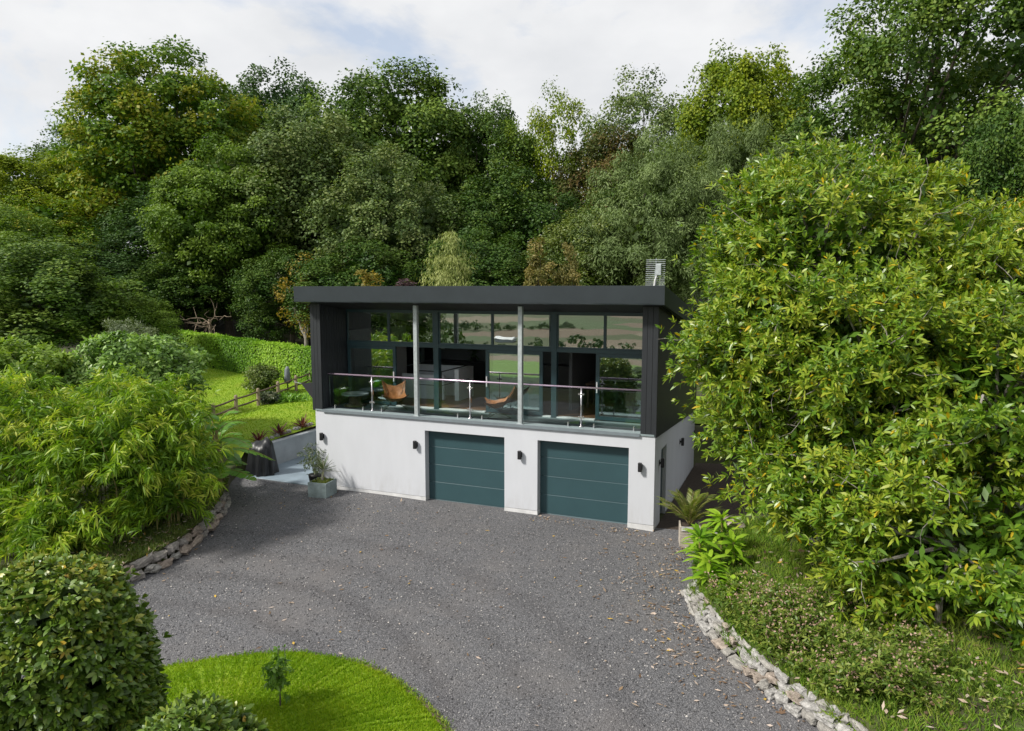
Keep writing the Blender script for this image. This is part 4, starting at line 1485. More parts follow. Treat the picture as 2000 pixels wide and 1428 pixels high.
#@@VEG@@
# ------------------------------------------------------------------ hedge, fence and border plants on the lawn
leafmat('laurel', [(0.09, 0.2145, 0.012), (0.18, 0.3465, 0.018), (0.306, 0.4785, 0.045)], trans=0.25, rough=0.5, spec=0.25)
HA, HB = np.array([-37.0, 15.0]), np.array([-13.8, 10.35])
hdg = thing('laurel_hedge', 'long clipped bright green hedge at the far edge of the lawn', 'hedge', (0, 0, 0))
r = np.random.default_rng(61)
hd = (HB - HA) / np.linalg.norm(HB - HA)
hn = np.array([hd[1], -hd[0]])
HL = np.linalg.norm(HB - HA)
n = 42000
s_ = r.random(n) * HL
face = r.random(n)
base = HA + s_[:, None] * hd
tt = r.random(n)
bulge = 0.025 * np.sin(s_ * 2.1) + 0.02 * np.sin(s_ * 5.3 + tt * 4)
front = face < 0.66
offn = np.where(front, 0.45 + bulge + r.normal(size=n) * 0.03, r.uniform(-0.45, 0.47, n))
zl = np.where(front, tt * 1.78, 1.75 + bulge + np.abs(r.normal(size=n)) * 0.035)
P = np.concatenate([base + offn[:, None] * hn, (lawn_z(base[:, 0], base[:, 1]) + zl)[:, None]], 1)
Nn = np.where(front[:, None], np.array([hn[0], hn[1], 0.45]), np.array([0, 0, 1.0])) + r.normal(size=(n, 3)) * 0.4
A = np.cross(Nn, rdir(n, r)) + np.where(front[:, None], np.array([0, 0, -0.4]), 0)
leaves('foliage', P, A, Nn, r.uniform(0.08, 0.15, n), r.uniform(0.04, 0.07, n), 'laurel', hdg, r.random(n), np.clip(0.5 + 0.5 * np.sin(s_ * 0.9), 0, 1))
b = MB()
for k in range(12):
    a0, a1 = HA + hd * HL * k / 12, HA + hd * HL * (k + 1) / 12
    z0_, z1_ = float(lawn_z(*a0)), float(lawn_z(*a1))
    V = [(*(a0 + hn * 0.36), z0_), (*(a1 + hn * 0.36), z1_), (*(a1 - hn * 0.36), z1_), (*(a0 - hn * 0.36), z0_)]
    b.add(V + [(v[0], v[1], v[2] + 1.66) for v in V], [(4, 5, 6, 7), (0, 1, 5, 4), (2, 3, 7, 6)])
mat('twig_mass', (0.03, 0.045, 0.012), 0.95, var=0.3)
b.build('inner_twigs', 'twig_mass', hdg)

fen = thing('post_and_rail_fence', 'low wooden post and rail fence across the lawn', 'fence', (0, 0, 0))
FP = [(-16.2, 0.6), (-16.88, 2.5), (-17.44, 4.24), (-17.86, 5.95), (-18.3, 7.7), (-18.72, 9.43), (-19.12, 11.0)]
fz = [float(lawn_z(*p)) for p in FP]
for (x_, y_), z_ in zip(FP, fz):
    MB().tube([(x_, y_, z_ - 0.2), (x_, y_, z_ + 0.72), (x_, y_, z_ + 0.76)], [0.075, 0.07, 0.045], 9).build('post', 'fence_wood', fen)
for (p, z0_), (q, z1_) in zip(list(zip(FP, fz))[:-1], list(zip(FP, fz))[1:]):
    for hh in (0.28, 0.60):
        sag = (np.array([*p, z0_ + hh]) + np.array([*q, z1_ + hh])) / 2 - [0, 0, 0.02]
        MB().tube([(p[0], p[1] - 0.06, z0_ + hh), tuple(sag - [0, 0.06, 0]), (q[0], q[1] - 0.06, z1_ + hh)], [0.035, 0.04, 0.035], 7).build('rail', 'rail_wood', fen)

t = thing('covered_pole', 'slim grey fabric-covered upright pole beside the fence', 'covered pole', (-19.15, 9.35, float(lawn_z(-19.15, 9.35))))
MB().tube([(0, 0, 0), (0, 0, 0.4)], 0.03, 8).build('pole', 'black_metal', t)
MB().tube([(0, 0, 0.35), (0, 0, 0.45), (0, 0, 1.0), (0.02, 0, 1.15)], [0.12, 0.15, 0.12, 0.06], 10).build('cover', 'grey_cloth', t, True)

SHRUB = [(0.0574, 0.0991, 0.0139), (0.1033, 0.1542, 0.0232), (0.1721, 0.2092, 0.0406)]
leafmat('shrub_olive', SHRUB, trans=0.25)
leafmat('strap_green', [(0.075, 0.18, 0.0195), (0.135, 0.285, 0.026), (0.225, 0.39, 0.052)], trans=0.25, rough=0.35)


def shrub(name, label, x, y, z, lobes, m, seed, cat='shrub', group=None, stem='bark', **kw):
    t = thing(name, label, cat, (x, y, z), group)
    args = dict(nclump=40, cr=0.35, nleaf=160, ll=0.10, lw=0.055, core=160, corel=0.3)
    args.update(kw)
    crown('foliage', lobes, m, t, seed=seed, **args)
    mb = MB()
    r_ = np.random.default_rng(seed)
    for l_ in lobes[:5]:
        mb.tube([(0, 0, -0.1), (l_[0] * 0.5 + r_.normal() * 0.03, l_[1] * 0.5, l_[2] * 0.5), (l_[0], l_[1], l_[2])], [0.05, 0.035, 0.02], 6)
    mb.build('stems', stem, t)
    return t


lz_ = lambda x, y: float(lawn_z(x, y))
shrub('rounded_shrub', 'rounded olive-green shrub growing behind the wooden fence', -19.7, 8.15, lz_(-19.7, 8.15), [(0, 0, 0.58, 0.72, 0.72, 0.6), (0.15, 0.1, 0.9, 0.5, 0.5, 0.4)], 'shrub_olive', 62)
shrub('low_shrub', 'small dark shrub at the foot of a fence post', -17.75, 6.5, lz_(-17.75, 6.5), [(0, 0, 0.22, 0.4, 0.4, 0.28)], 'cordyline_green', 63, nclump=14, cr=0.18, nleaf=90)
t = thing('agapanthus', 'clump of arching green strap leaves beside the fence', 'plant', (-17.5, 7.4, lz_(-17.5, 7.4)))
r = np.random.default_rng(64)
Pq = np.stack([r.normal(size=60) * 0.32, r.normal(size=60) * 0.32, np.full(60, 0.02)], 1)
sprays('leaves', Pq, np.array([[0, 0, 1.0]] * 60) + r.normal(size=(60, 3)) * 0.15, 9, 0.75, 0.06, 'strap_green', t, r, 1.1, 0.55)

# ------------------------------------------------------------------ banana and bamboo, left of the driveway
leafmat('banana_leaf', [(0.07, 0.196, 0.021), (0.126, 0.294, 0.028), (0.21, 0.42, 0.056)], trans=0.35, rough=0.35)
def banana(label, x, y, sc, seed, a0):
    t = thing('banana_plant', label, 'banana plant', (x, y, float(bed_l_z(x, y))), 'banana plants beside the bamboo', a0)
    t.scale = (sc, sc, sc)
    r = np.random.default_rng(seed)
    for k in range(15):
        a = 2.4 * k + 0.5
        tall = k < 9
        Lf = 1.35 if tall else 1.0
        z0_ = 1.85 - 0.08 * k if tall else 1.0 - 0.03 * k
        el = R(72 - 7 * k) if tall else R(40 - 4 * (k - 9))
        ax = np.array([math.cos(a), math.sin(a), 0])
        sd = np.array([-math.sin(a), math.cos(a), 0])
        P0 = np.array([0.05 * math.cos(a * 2), 0.05 * math.sin(a * 2), z0_])
        mid = []
        for s_ in np.linspace(0, 1, 17):
            mid.append(P0 + ax * Lf * (math.cos(el) * s_ + 0.18 * s_ * s_) + np.array([0, 0, Lf * (math.sin(el) * s_ - 0.62 * s_ * s_)]))
        V, F, rn = [], [], []
        for q in range(16):
            wq = lambda u: 0.30 * math.sin(math.pi * min(max((u - 0.10) / 0.9, 0), 1)) ** 0.55
            u0, u1 = q / 16, (q + 0.90 + 0.1 * (r.random() > 0.35)) / 16
            a0, a1 = mid[q], mid[q] + (mid[q + 1] - mid[q]) * ((u1 - u0) * 16)
            for sg in (-1, 1):
                d0, d1 = wq(u0), wq(u1)
                dr = r.uniform(0.05, 0.22)
                b_ = len(V)
                V += [a0, a1, a1 + sg * sd * d1 * r.uniform(0.9, 1.05) - [0, 0, dr * d1 - 0.0], a0 + sg * sd * d0 - [0, 0, dr * d0]]
                F.append((b_, b_ + 1, b_ + 2, b_ + 3))
                rn.append(0.35 + 0.3 * r.random())
        npmesh('leaf', np.array(V), [np.array(F)], 'banana_leaf', t, {'rnd': rn, 'clump': [0.15 + 0.7 * r.random()] * len(rn)})
        MB().tube([(0, 0, 0.2), tuple(P0)] + [tuple(p + [0, 0, 0.006]) for p in mid[1::3]], [0.03, 0.025, 0.02, 0.016, 0.013, 0.011, 0.009, 0.006], 5).build('leaf_stalk', 'culm', t)
    MB().tube([(0, 0, -0.1), (0.02, 0, 0.9), (0, 0, 1.65)], [0.13, 0.11, 0.06], 10).build('trunk', 'culm', t, True)


banana('banana plant with broad torn leaves at the end of the bamboo', -11.7, -2.55, 1.0, 70, 0.0)
banana('smaller banana plant with drooping leaves near the covered barbecue', -12.5, -1.6, 0.72, 77, 1.3)

leafmat('bamboo_leaf', [(0.0937, 0.1901, 0.0112), (0.1704, 0.2975, 0.0168), (0.2896, 0.4131, 0.0281), (0.4599, 0.4958, 0.0701)], trans=0.35, rough=0.45, cw=0.6)


def bamboo(label, x, y, lobes, nspray, seed, culms=60):
    z = float(bed_l_z(x, y))
    t = thing('bamboo', label, 'bamboo', (x, y, z), 'bamboo clumps left of the driveway')
    r = np.random.default_rng(seed)
    L0 = np.array(lobes, float)
    L0[:, :3] -= [x, y, z]
    # plumes: each bends out and hangs, carrying many leaf fans
    npl = nspray // 18
    C, D = lobe_pts(L0, npl, r, 0.78, 1.05, -0.7, 0.8)
    k = np.repeat(np.arange(npl), 18)
    m_ = len(k)
    dirp = nrm(D * [1, 1, 0.35] + r.normal(size=(npl, 3)) * 0.35)
    u = np.tile(np.linspace(-0.55, 0.55, 18), npl) + r.normal(size=m_) * 0.05
    P = C[k] + dirp[k] * u[:, None] - np.array([0, 0, 1.0]) * (0.42 * np.clip(u, 0, 1) ** 2)[:, None] + r.normal(size=(m_, 3)) * 0.085
    DD = nrm(dirp[k] * 0.8 + np.array([0, 0, -0.15]) + r.normal(size=(m_, 3)) * 0.6)
    cv = np.clip(r.random(npl)[k] * 0.9 + r.normal(size=m_) * 0.05, 0, 1)
    sprays('foliage', P, DD, 8, 0.225, 0.036, 'bamboo_leaf', t, r, 0.85, 0.35, back=0.6, clump=cv)
    # inner leaves coloured darkest, the clump's inner shade put into them
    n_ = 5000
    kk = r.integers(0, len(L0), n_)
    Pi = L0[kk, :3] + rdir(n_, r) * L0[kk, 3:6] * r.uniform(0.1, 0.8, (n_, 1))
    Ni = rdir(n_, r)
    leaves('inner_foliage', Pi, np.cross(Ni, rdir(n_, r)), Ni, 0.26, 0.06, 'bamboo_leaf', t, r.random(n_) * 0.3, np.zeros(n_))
    mb = MB()
    for q in range(culms):
        l_ = L0[r.integers(0, len(L0))]
        tp = l_[:3] + rdir(1, r)[0] * l_[3:6] * 0.8
        bx, by = tp[0] * 0.62 + r.normal() * 0.2, tp[1] * 0.62 + r.normal() * 0.2
        mb.tube([(bx, by, -0.15), (bx * 0.96 + tp[0] * 0.04, by * 0.96 + tp[1] * 0.04, max(tp[2], 0.6) * 0.5), tuple(tp)], [0.014, 0.012, 0.006], 5)
    mb.build('culms', 'culm', t)
    return t


bamboo('tall bamboo clump with arching pale green plumes next to the banana plant', -11.4, -5.2,
       [(-11.9, -4.9, 2.75, 1.55, 1.4, 1.05), (-11.0, -4.75, 2.1, 0.95, 0.9, 0.95), (-11.2, -6.0, 2.35, 1.15, 1.0, 1.0), (-10.7, -5.4, 1.3, 0.85, 0.9, 0.8), (-13.2, -4.4, 2.6, 1.3, 1.3, 0.9)], 3300, 71)
bamboo('bamboo clump spilling forward at the left edge behind the clipped evergreen', -13.2, -7.2,
       [(-14.0, -6.4, 2.7, 1.6, 1.3, 1.2), (-12.6, -6.8, 2.0, 1.2, 1.0, 1.1), (-11.5, -7.4, 0.95, 0.95, 0.8, 0.7), (-13.2, -8.0, 1.0, 1.3, 0.9, 0.85), (-15.6, -6.4, 2.4, 1.3, 1.2, 1.4)], 3400, 72)

leafmat('silver_shrub', [(0.0682, 0.1422, 0.0199), (0.1364, 0.2528, 0.0398), (0.232, 0.3793, 0.0796), (0.3548, 0.4899, 0.1392)], trans=0.25, rough=0.4)
leafmat('pale_shrub', [(0.0928, 0.1767, 0.0157), (0.1856, 0.2892, 0.0327), (0.3094, 0.4177, 0.0654)], trans=0.3)
leafmat('feathery', [(0.08, 0.11, 0.05), (0.14, 0.18, 0.09), (0.21, 0.25, 0.13)], trans=0.2)
shrub('broadleaf_shrub', 'large silvery green shrub behind the bamboo with its branches over the lawn edge', -17.4, -0.7, 0.6,
      [(0, 0, 2.5, 2.2, 1.8, 1.5), (1.3, 0.3, 2.2, 1.1, 1.1, 1.2), (-0.8, -1.2, 1.8, 1.6, 1.4, 1.2), (0.4, 1.2, 2.8, 1.2, 1.2, 0.9)], 'silver_shrub', 73, nclump=170, cr=0.42, nleaf=130, ll=0.19, lw=0.085, core=700, corel=0.5)
shrub('broadleaf_shrub', 'yellow-green leafy shrub at the left edge above the bamboo', -20.2, -3.6, 0.7,
      [(0, 0, 2.6, 2.0, 1.8, 1.4), (1.6, 0.4, 2.7, 1.3, 1.3, 1.1), (-1.8, 0.2, 2.2, 1.6, 1.5, 1.4), (0.6, -1.4, 1.5, 1.8, 1.2, 1.1)], 'pale_shrub', 74, nclump=160, cr=0.42, nleaf=130, ll=0.17, lw=0.09, core=700, corel=0.5)
shrub('feathery_shrub', 'grey-green feathery shrub rising between the broadleaf shrubs', -20.6, 2.2, 1.0,
      [(0, 0, 2.6, 1.2, 1.2, 1.25), (0.7, 0.4, 2.2, 0.9, 0.9, 1.0), (-0.9, 0, 2.0, 1.0, 1.0, 1.0)], 'feathery', 75, nclump=110, cr=0.34, nleaf=190, ll=0.13, lw=0.02, core=300, corel=0.4)

r = np.random.default_rng(76)
n = 16000
y = r.uniform(-9.5, -1.0, n)
x = np.interp(y, BL[:, 1], BL[:, 0]) - 0.15 - 2.2 * r.random(n) ** 1.4
tag(blades('undergrowth', np.stack([x, y, bed_l_z(x, y)], 1), 0.13, 0.012, 'shrub_olive', r, None, 0.7), 'low grassy undergrowth at the foot of the bamboo', 'undergrowth', kind='stuff')
n = 900
y = r.uniform(-9.5, -1.0, n)
x = np.interp(y, BL[:, 1], BL[:, 0]) - 0.1 - 1.6 * r.random(n)
tag(leaves('leaf_litter', np.stack([x, y, bed_l_z(x, y) + 0.05], 1), nrm(np.stack([r.normal(size=n), r.normal(size=n), r.normal(size=n) * 0.2], 1)), np.stack([r.normal(size=n) * 0.3, r.normal(size=n) * 0.3, np.ones(n)], 1), 0.14, 0.03, 'litter'),
    'dry bamboo leaves lying on the bed behind the left stone edging', 'leaves', kind='stuff')

# ------------------------------------------------------------------ front left: clipped evergreen, low shrub, sapling
leafmat('camellia', [(0.0593, 0.1157, 0.0122), (0.099, 0.1774, 0.0184), (0.1782, 0.2468, 0.0306), (0.3366, 0.3394, 0.051)], trans=0.15, rough=0.40, spec=0.5, accent=(0.35, 0.24, 0.02), acc=0.994)


def dome(name, label, x, y, z, lobes, m, seed, n, ll, lw, lit_top=0.35):
    """clipped evergreen: leaves held in small whorls over a rounded form, a sunlit top put into the leaf colour"""
    t = thing(name, label, 'shrub', (x, y, z))
    r = np.random.default_rng(seed)
    P, D = lobe_pts(lobes, n, r, 0.84, 1.01, -0.85, 0.9)
    bump_ = 0.045 * np.sin(P[:, 0] * 7 + P[:, 2] * 4) + 0.04 * np.sin(P[:, 1] * 8 - P[:, 2] * 6)
    P = P + D * bump_[:, None]
    D2 = nrm(D * 0.7 + np.array([0, 0, 0.45]) + r.normal(size=(n, 3)) * 0.35)
    stray = r.random(n) < 0.02
    P = P + D * np.where(stray, r.uniform(0.05, 0.16, n), 0)[:, None]
    cl = np.clip(0.25 + lit_top * (D[:, 2] > 0.45) * r.random(n) * 1.6 + r.normal(size=n) * 0.1, 0, 1)  # upper whorls take paler colours, a painted sunlit top
    sprays('foliage', P, D2, 6, ll, lw, m, t, r, 1.15, 0.3, back=0.5, clump=cl)
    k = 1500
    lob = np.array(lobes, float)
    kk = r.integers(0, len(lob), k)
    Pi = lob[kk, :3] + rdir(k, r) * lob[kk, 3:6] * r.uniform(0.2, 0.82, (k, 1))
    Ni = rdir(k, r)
    leaves('inner_foliage', Pi, np.cross(Ni, rdir(k, r)), Ni, 0.3, 0.22, m, t, r.random(k) * 0.3, np.zeros(k))  # darkest leaf colours stand in for the shade inside the dome
    mb = MB()
    for q in range(6):
        tp = lob[0, :3] + rdir(1, r)[0] * lob[0, 3:6] * 0.6
        mb.tube([(0.05 * r.normal(), 0.05 * r.normal(), -0.1), tuple(tp * [0.4, 0.4, 0.5]), tuple(tp)], [0.05, 0.035, 0.012], 6)
    mb.build('stems', 'bark', t)
    return t


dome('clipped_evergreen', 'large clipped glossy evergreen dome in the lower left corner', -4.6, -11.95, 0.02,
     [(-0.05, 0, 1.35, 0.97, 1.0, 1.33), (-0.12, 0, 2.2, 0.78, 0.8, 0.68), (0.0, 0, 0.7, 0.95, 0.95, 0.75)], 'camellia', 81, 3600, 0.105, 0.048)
dome('low_evergreen', 'low glossy evergreen bush at the bottom edge by the grass island', -2.2, -12.42, 0.1,
     [(0, 0, 1.05, 0.62, 0.6, 0.82), (0.25, 0.1, 0.95, 0.5, 0.5, 0.75), (-0.25, 0.05, 0.95, 0.45, 0.5, 0.7)], 'camellia', 82, 1500, 0.12, 0.042, 0.1)
t = thing('sapling', 'young leafy sapling planted in the grass island', 'sapling', (-3.42, -9.75, 0.11))
MB().tube([(0, 0, -0.05), (0.01, 0, 0.35), (-0.02, 0.01, 0.6), (0.0, 0.0, 0.86)], [0.012, 0.01, 0.008, 0.004], 6).build('stem', 'bark', t)
r = np.random.default_rng(83)
P = np.concatenate([r.normal(size=(60, 3)) * [0.09, 0.09, 0.12] + [-0.03, 0, 0.48], r.normal(size=(14, 3)) * [0.06, 0.06, 0.05] + [0.02, 0, 0.74], r.normal(size=(10, 3)) * [0.05, 0.05, 0.05] + [-0.16, 0, 0.32]])
leafmat('sapling_leaf', [(0.052, 0.13, 0.013), (0.104, 0.208, 0.0195), (0.169, 0.286, 0.039)], trans=0.3)
sprays('foliage', P, rdir(len(P), r) + [0, 0, 0.3], 5, 0.10, 0.035, 'sapling_leaf', t, r, 1.2, 0.4)
t = thing('seedling', 'thin seedling shoot beside the sapling on the grass island', 'sapling', (-3.95, -9.0, 0.09))
MB().tube([(0, 0, -0.05), (0.01, 0, 0.2), (-0.02, 0.01, 0.46)], [0.008, 0.006, 0.003], 5).build('stem', 'bark', t)
P = np.array([[0, 0, 0.08], [0.01, 0, 0.14], [0, 0, 0.2], [-0.01, 0, 0.3], [-0.02, 0.01, 0.44]])
sprays('foliage', P, np.array([[0, 0, 1.0]] * 5), 4, 0.08, 0.03, 'sapling_leaf', t, r, 1.2, 0.3)

# ------------------------------------------------------------------ right bank: rosette plants, weeds, rough grass
leafmat('rosette', [(0.135, 0.2888, 0.015), (0.225, 0.3938, 0.0225), (0.345, 0.4987, 0.0375)], trans=0.35, rough=0.45)
for k, (x_, y_, h_, s_, lab) in enumerate((
        (1.80, -3.85, 0.42, 0.38, 'lime-green rosette plant with long leaves nearest the end of the stone edging'),
        (1.52, -3.15, 0.60, 0.36, 'lime-green rosette plant in the middle of the row by the driveway'),
        (1.85, -2.2, 0.72, 0.35, 'tallest lime-green rosette plant nearest the wooden planter'),
        (2.15, -2.85, 0.40, 0.32, 'lime-green rosette plant set back beneath the leafy tree'),
        (1.45, -2.35, 0.42, 0.32, 'small lime-green rosette plant at the driveway edge below the planter'),
        (2.25, -4.35, 0.15, 0.26, 'low lime-green rosette plant just behind the stone edging'))):
    t = thing('rosette_plant', lab, 'plant', (x_, y_, float(bed_r_z(x_, y_))), 'lime-green rosette plants beside the driveway')
    r = np.random.default_rng(90 + k)
    MB().tube([(0, 0, -0.1), (0.02, 0.01, h_ * 0.6), (0, 0, h_ + 0.12)], [0.03, 0.025, 0.02], 7).build('stem', 'culm', t)
    P = np.array([[0, 0, h_ + 0.12], [0.01, 0, h_ * 0.8], [0, 0.01, h_ * 0.55]])
    sprays('leaves', P, np.array([[0, 0, 1.0]] * 3) + r.normal(size=(3, 3)) * 0.1, 18, s_ * 1.35, 0.105, 'rosette', t, r, 1.45, 0.42, jit=0.15)

leafmat('weeds', [(0.0776, 0.1431, 0.018), (0.138, 0.2081, 0.03), (0.2415, 0.2861, 0.0525)], trans=0.3)
leafmat('weed_flower', [(0.26, 0.17, 0.11), (0.40, 0.26, 0.20), (0.48, 0.34, 0.28)], trans=0.2, rough=0.8)
r = np.random.default_rng(95)


def bank_pts(n, r, dmax, y0, y1):
    y_ = r.uniform(y0, y1, n)
    xc_ = np.interp(-y_, -BR[:, 1], BR[:, 0])
    x_ = xc_ + 0.15 + dmax * r.random(n) ** 1.2
    return np.stack([x_, y_, bed_r_z(x_, y_)], 1)


def near_mass(P):
    """patchiness of the weeds"""
    return 0.5 + 0.5 * np.sin(P[:, 0] * 2.3 + 1) * np.sin(P[:, 1] * 2.0) + 0.25 * np.sin(P[:, 0] * 5 + P[:, 1] * 4)


P = bank_pts(4200, r, 2.4, -7.2, -4.3)
P = P[r.random(len(P)) < np.clip(near_mass(P) * 1.2 + 0.05, 0.06, 1)]
hgt_ = r.uniform(0.05, 0.58, len(P)) * np.clip(near_mass(P) + 0.3, 0.3, 1)
P[:, 2] += hgt_
wo_ = thing('weed_patch', 'tangled flowering weeds with faded pink tips behind the stone edging', 'weeds', (0, 0, 0))
wo_['kind'] = 'stuff'
tag(sprays('leaves', P, np.array([[0, 0, 1.0]]) + r.normal(size=(len(P), 3)) * 0.4, 6, 0.10, 0.028, 'weeds', wo_, r, 1.25, 0.35), kind='stuff')
Q = P[r.random(len(P)) < 0.26]
Q = Q[np.argsort(-Q[:, 2])[:int(len(Q) * 0.9)]]
k = len(Q)
m_ = 4
Qp = np.repeat(Q, m_, 0) + r.normal(size=(k * m_, 3)) * [0.03, 0.03, 0.03] + [0, 0, 0.07]
tag(leaves('flowers', Qp, rdir(k * m_, r), rdir(k * m_, r), 0.045, 0.028, 'weed_flower', wo_), kind='stuff')
P = bank_pts(66000, r, 7.0, -8.6, 0.3)
tag(blades('grass', P, 0.14, 0.010, 'rough_grass', r, None, 0.6), 'rough longer grass growing on the bank right of the driveway', 'grass', kind='stuff')
q_ = r.random(5200) * (s_at(BR, cumR, -8.2) - s_at(BR, cumR, -3.35)) + s_at(BR, cumR, -3.35)
q2 = 0.28 * r.random(5200) ** 0.7
P2 = np.stack([np.interp(q_, cumR, BR[:, 0]) + q2, np.interp(q_, cumR, BR[:, 1]) + r.normal(size=5200) * 0.03, 0.10 + q2 * 1.15], 1)
P2 = P2[np.sin(q_ * 3.1) + np.sin(q_ * 7.3 + 1) + r.normal(size=5200) * 0.5 > 0.3]
tag(blades('grass', P2, 0.13, 0.010, 'rough_grass', r, None, 0.9), 'tufts of grass hanging over the pale stone edging', 'grass', kind='stuff')
P = bank_pts(900, r, 8.5, -8.6, -2.0)
P[:, 2] += 0.10
n = len(P)
tag(leaves('leaf_litter', P, nrm(np.stack([r.normal(size=n), r.normal(size=n), r.normal(size=n) * 0.2], 1)), np.stack([r.normal(size=n) * 0.3, r.normal(size=n) * 0.3, np.ones(n)], 1), 0.13, 0.05, 'litter'),
    'yellow and brown fallen leaves lying in the grass of the bank', 'leaves', kind='stuff')

# ------------------------------------------------------------------ the big leafy trees right of the house
leafmat('magnolia', [(0.0777, 0.1646, 0.0125), (0.1322, 0.236, 0.015), (0.2178, 0.3075, 0.0226), (0.3266, 0.3719, 0.0375)], trans=0.26, rough=0.36, spec=0.5, accent=(0.50, 0.36, 0.012), acc=0.978, cw=0.5)


def big_leaf_tree(label, x, y, lobes, nwhorl, seed, ll, lw, trunks):
    z = float(bed_r_z(x, y))
    t = thing('broadleaf_tree', label, 'tree', (x, y, z))
    r = np.random.default_rng(seed)
    L0 = np.array(lobes, float)
    L0[:, :3] -= [x, y, z]
    # boughs: shelves of shoots with dark gaps between them
    nb = nwhorl // 40
    C, D = lobe_pts(L0, nb, r, 0.72, 1.10, -0.75, 0.8)
    k = np.repeat(np.arange(nb), 40)
    m_ = len(k)
    off = r.normal(size=(m_, 3)) * [0.28, 0.28, 0.16]
    P = C[k] + off + D[k] * r.uniform(-0.25, 0.22, m_)[:, None]
    DD = nrm(D[k] * 0.75 + nrm(off) * 0.45 + np.array([0, 0, 0.55]) + r.normal(size=(m_, 3)) * 0.35)
    cl = np.clip(r.random(nb)[k] * 0.75 + 0.12 + 0.12 * D[k][:, 2] + r.normal(size=m_) * 0.08, 0, 1)
    sprays('crown', P, DD, 8, ll, lw, 'magnolia', t, r, 1.2, 0.2, back=0.5, clump=cl)
    n_ = 9000
    vol = L0[:, 3] * L0[:, 4] * L0[:, 5]
    kk = r.choice(len(L0), size=n_, p=vol / vol.sum())
    Pi = L0[kk, :3] + rdir(n_, r) * L0[kk, 3:6] * r.uniform(0.25, 0.84, (n_, 1))
    Pi[:, 2] = np.maximum(Pi[:, 2], 0.5)
    Ni = rdir(n_, r) + [0, 0, 0.5]
    leaves('inner_foliage', Pi, np.cross(Ni, rdir(n_, r)), Ni, 0.26, 0.10, 'magnolia', t, r.random(n_) * 0.4, np.zeros(n_))  # inner fill coloured darkest, painting the shade between the boughs
    mb = MB()
    for (tx, ty, r0) in trunks:
        top = L0[np.argmin(np.linalg.norm(L0[:, :2] - [tx - x, ty - y], axis=1)), :3]
        mb.tube([(tx - x, ty - y, -0.2), ((tx - x) * 0.9 + top[0] * 0.1, (ty - y) * 0.9 + top[1] * 0.1, 0.8), ((tx - x) * 0.5 + top[0] * 0.5, (ty - y) * 0.5 + top[1] * 0.5, top[2] * 0.55), tuple(top)],
                [r0 * 1.2, r0, r0 * 0.75, r0 * 0.4], 8)
    for q in range(150):
        j = r.integers(nb)
        a = L0[np.argmin(np.linalg.norm((C[j] - L0[:, :3]) / L0[:, 3:6], axis=1)), :3]
        c_ = C[j] + D[j] * 0.12
        mid = a * 0.35 + c_ * 0.65 + r.normal(size=3) * 0.18
        mb.tube([tuple(a), tuple(mid), tuple(c_ + r.normal(size=3) * 0.1)], [0.04, 0.02, 0.006], 5)
    # bare grey twigs that wander out through the leaves
    for q in range(90):
        j = r.integers(nb)
        p = C[j] + D[j] * 0.1
        d_ = nrm(np.cross(D[j], rdir(1, r)[0]) + D[j] * 0.35)
        pts = [p]
        for s_ in range(4):
            d_ = nrm(d_ + r.normal(size=3) * 0.35)
            pts.append(pts[-1] + d_ * 0.22)
        mb.tube([tuple(v) for v in pts], [0.010, 0.009, 0.007, 0.005, 0.003], 4)
    mb.build('trunk', 'bark_grey', t)
    return t


big_leaf_tree('tall evergreen tree with big glossy yellow-flecked leaves beside the house wall', 3.7, -1.3,
              [(3.7, -0.6, 6.35, 2.2, 2.1, 2.65), (2.95, -1.7, 5.1, 1.55, 1.5, 2.0), (2.65, -1.5, 3.1, 1.2, 1.15, 1.5), (5.2, -0.9, 6.4, 1.5, 1.5, 1.9), (4.6, -2.4, 4.4, 1.9, 1.6, 2.0), (4.3, -3.1, 2.55, 1.9, 1.35, 1.35), (1.95, -2.3, 4.6, 0.95, 0.85, 0.62), (2.8, -0.2, 6.8, 1.15, 1.3, 1.75)],
              12400, 101, 0.165, 0.043, ((3.7, -1.3, 0.14), (3.4, -1.0, 0.1), (4.2, -1.2, 0.1)))
big_leaf_tree('spreading tree with big glossy leaves at the right edge above the bank', 5.55, -4.35,
              [(6.9, 0.0, 5.3, 2.5, 2.0, 2.3), (6.4, -3.1, 3.9, 2.0, 1.5, 2.0), (5.6, -4.45, 1.95, 1.75, 1.3, 1.35), (7.5, -4.5, 1.95, 1.6, 1.35, 1.5), (5.5, -1.6, 5.3, 1.4, 1.3, 1.6), (8.3, -2.0, 4.1, 1.8, 1.6, 2.1)],
              11200, 102, 0.17, 0.045, ((5.45, -4.7, 0.05), (6.2, -3.4, 0.12), (6.9, -2.8, 0.12)))

# ------------------------------------------------------------------ the wood behind the house
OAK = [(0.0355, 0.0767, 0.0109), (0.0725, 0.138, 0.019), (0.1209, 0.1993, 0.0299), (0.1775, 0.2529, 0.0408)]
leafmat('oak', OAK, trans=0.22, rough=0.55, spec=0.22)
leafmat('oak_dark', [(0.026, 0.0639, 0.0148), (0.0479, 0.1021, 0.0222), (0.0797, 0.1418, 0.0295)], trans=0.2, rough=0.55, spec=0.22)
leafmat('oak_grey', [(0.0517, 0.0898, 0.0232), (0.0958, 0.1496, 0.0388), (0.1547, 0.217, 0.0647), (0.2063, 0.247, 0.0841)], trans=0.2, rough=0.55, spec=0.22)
leafmat('beech', [(0.0551, 0.1218, 0.0124), (0.1102, 0.1966, 0.0155), (0.1927, 0.2717, 0.0185), (0.2753, 0.2717, 0.0247)], trans=0.28, rough=0.55, spec=0.22)
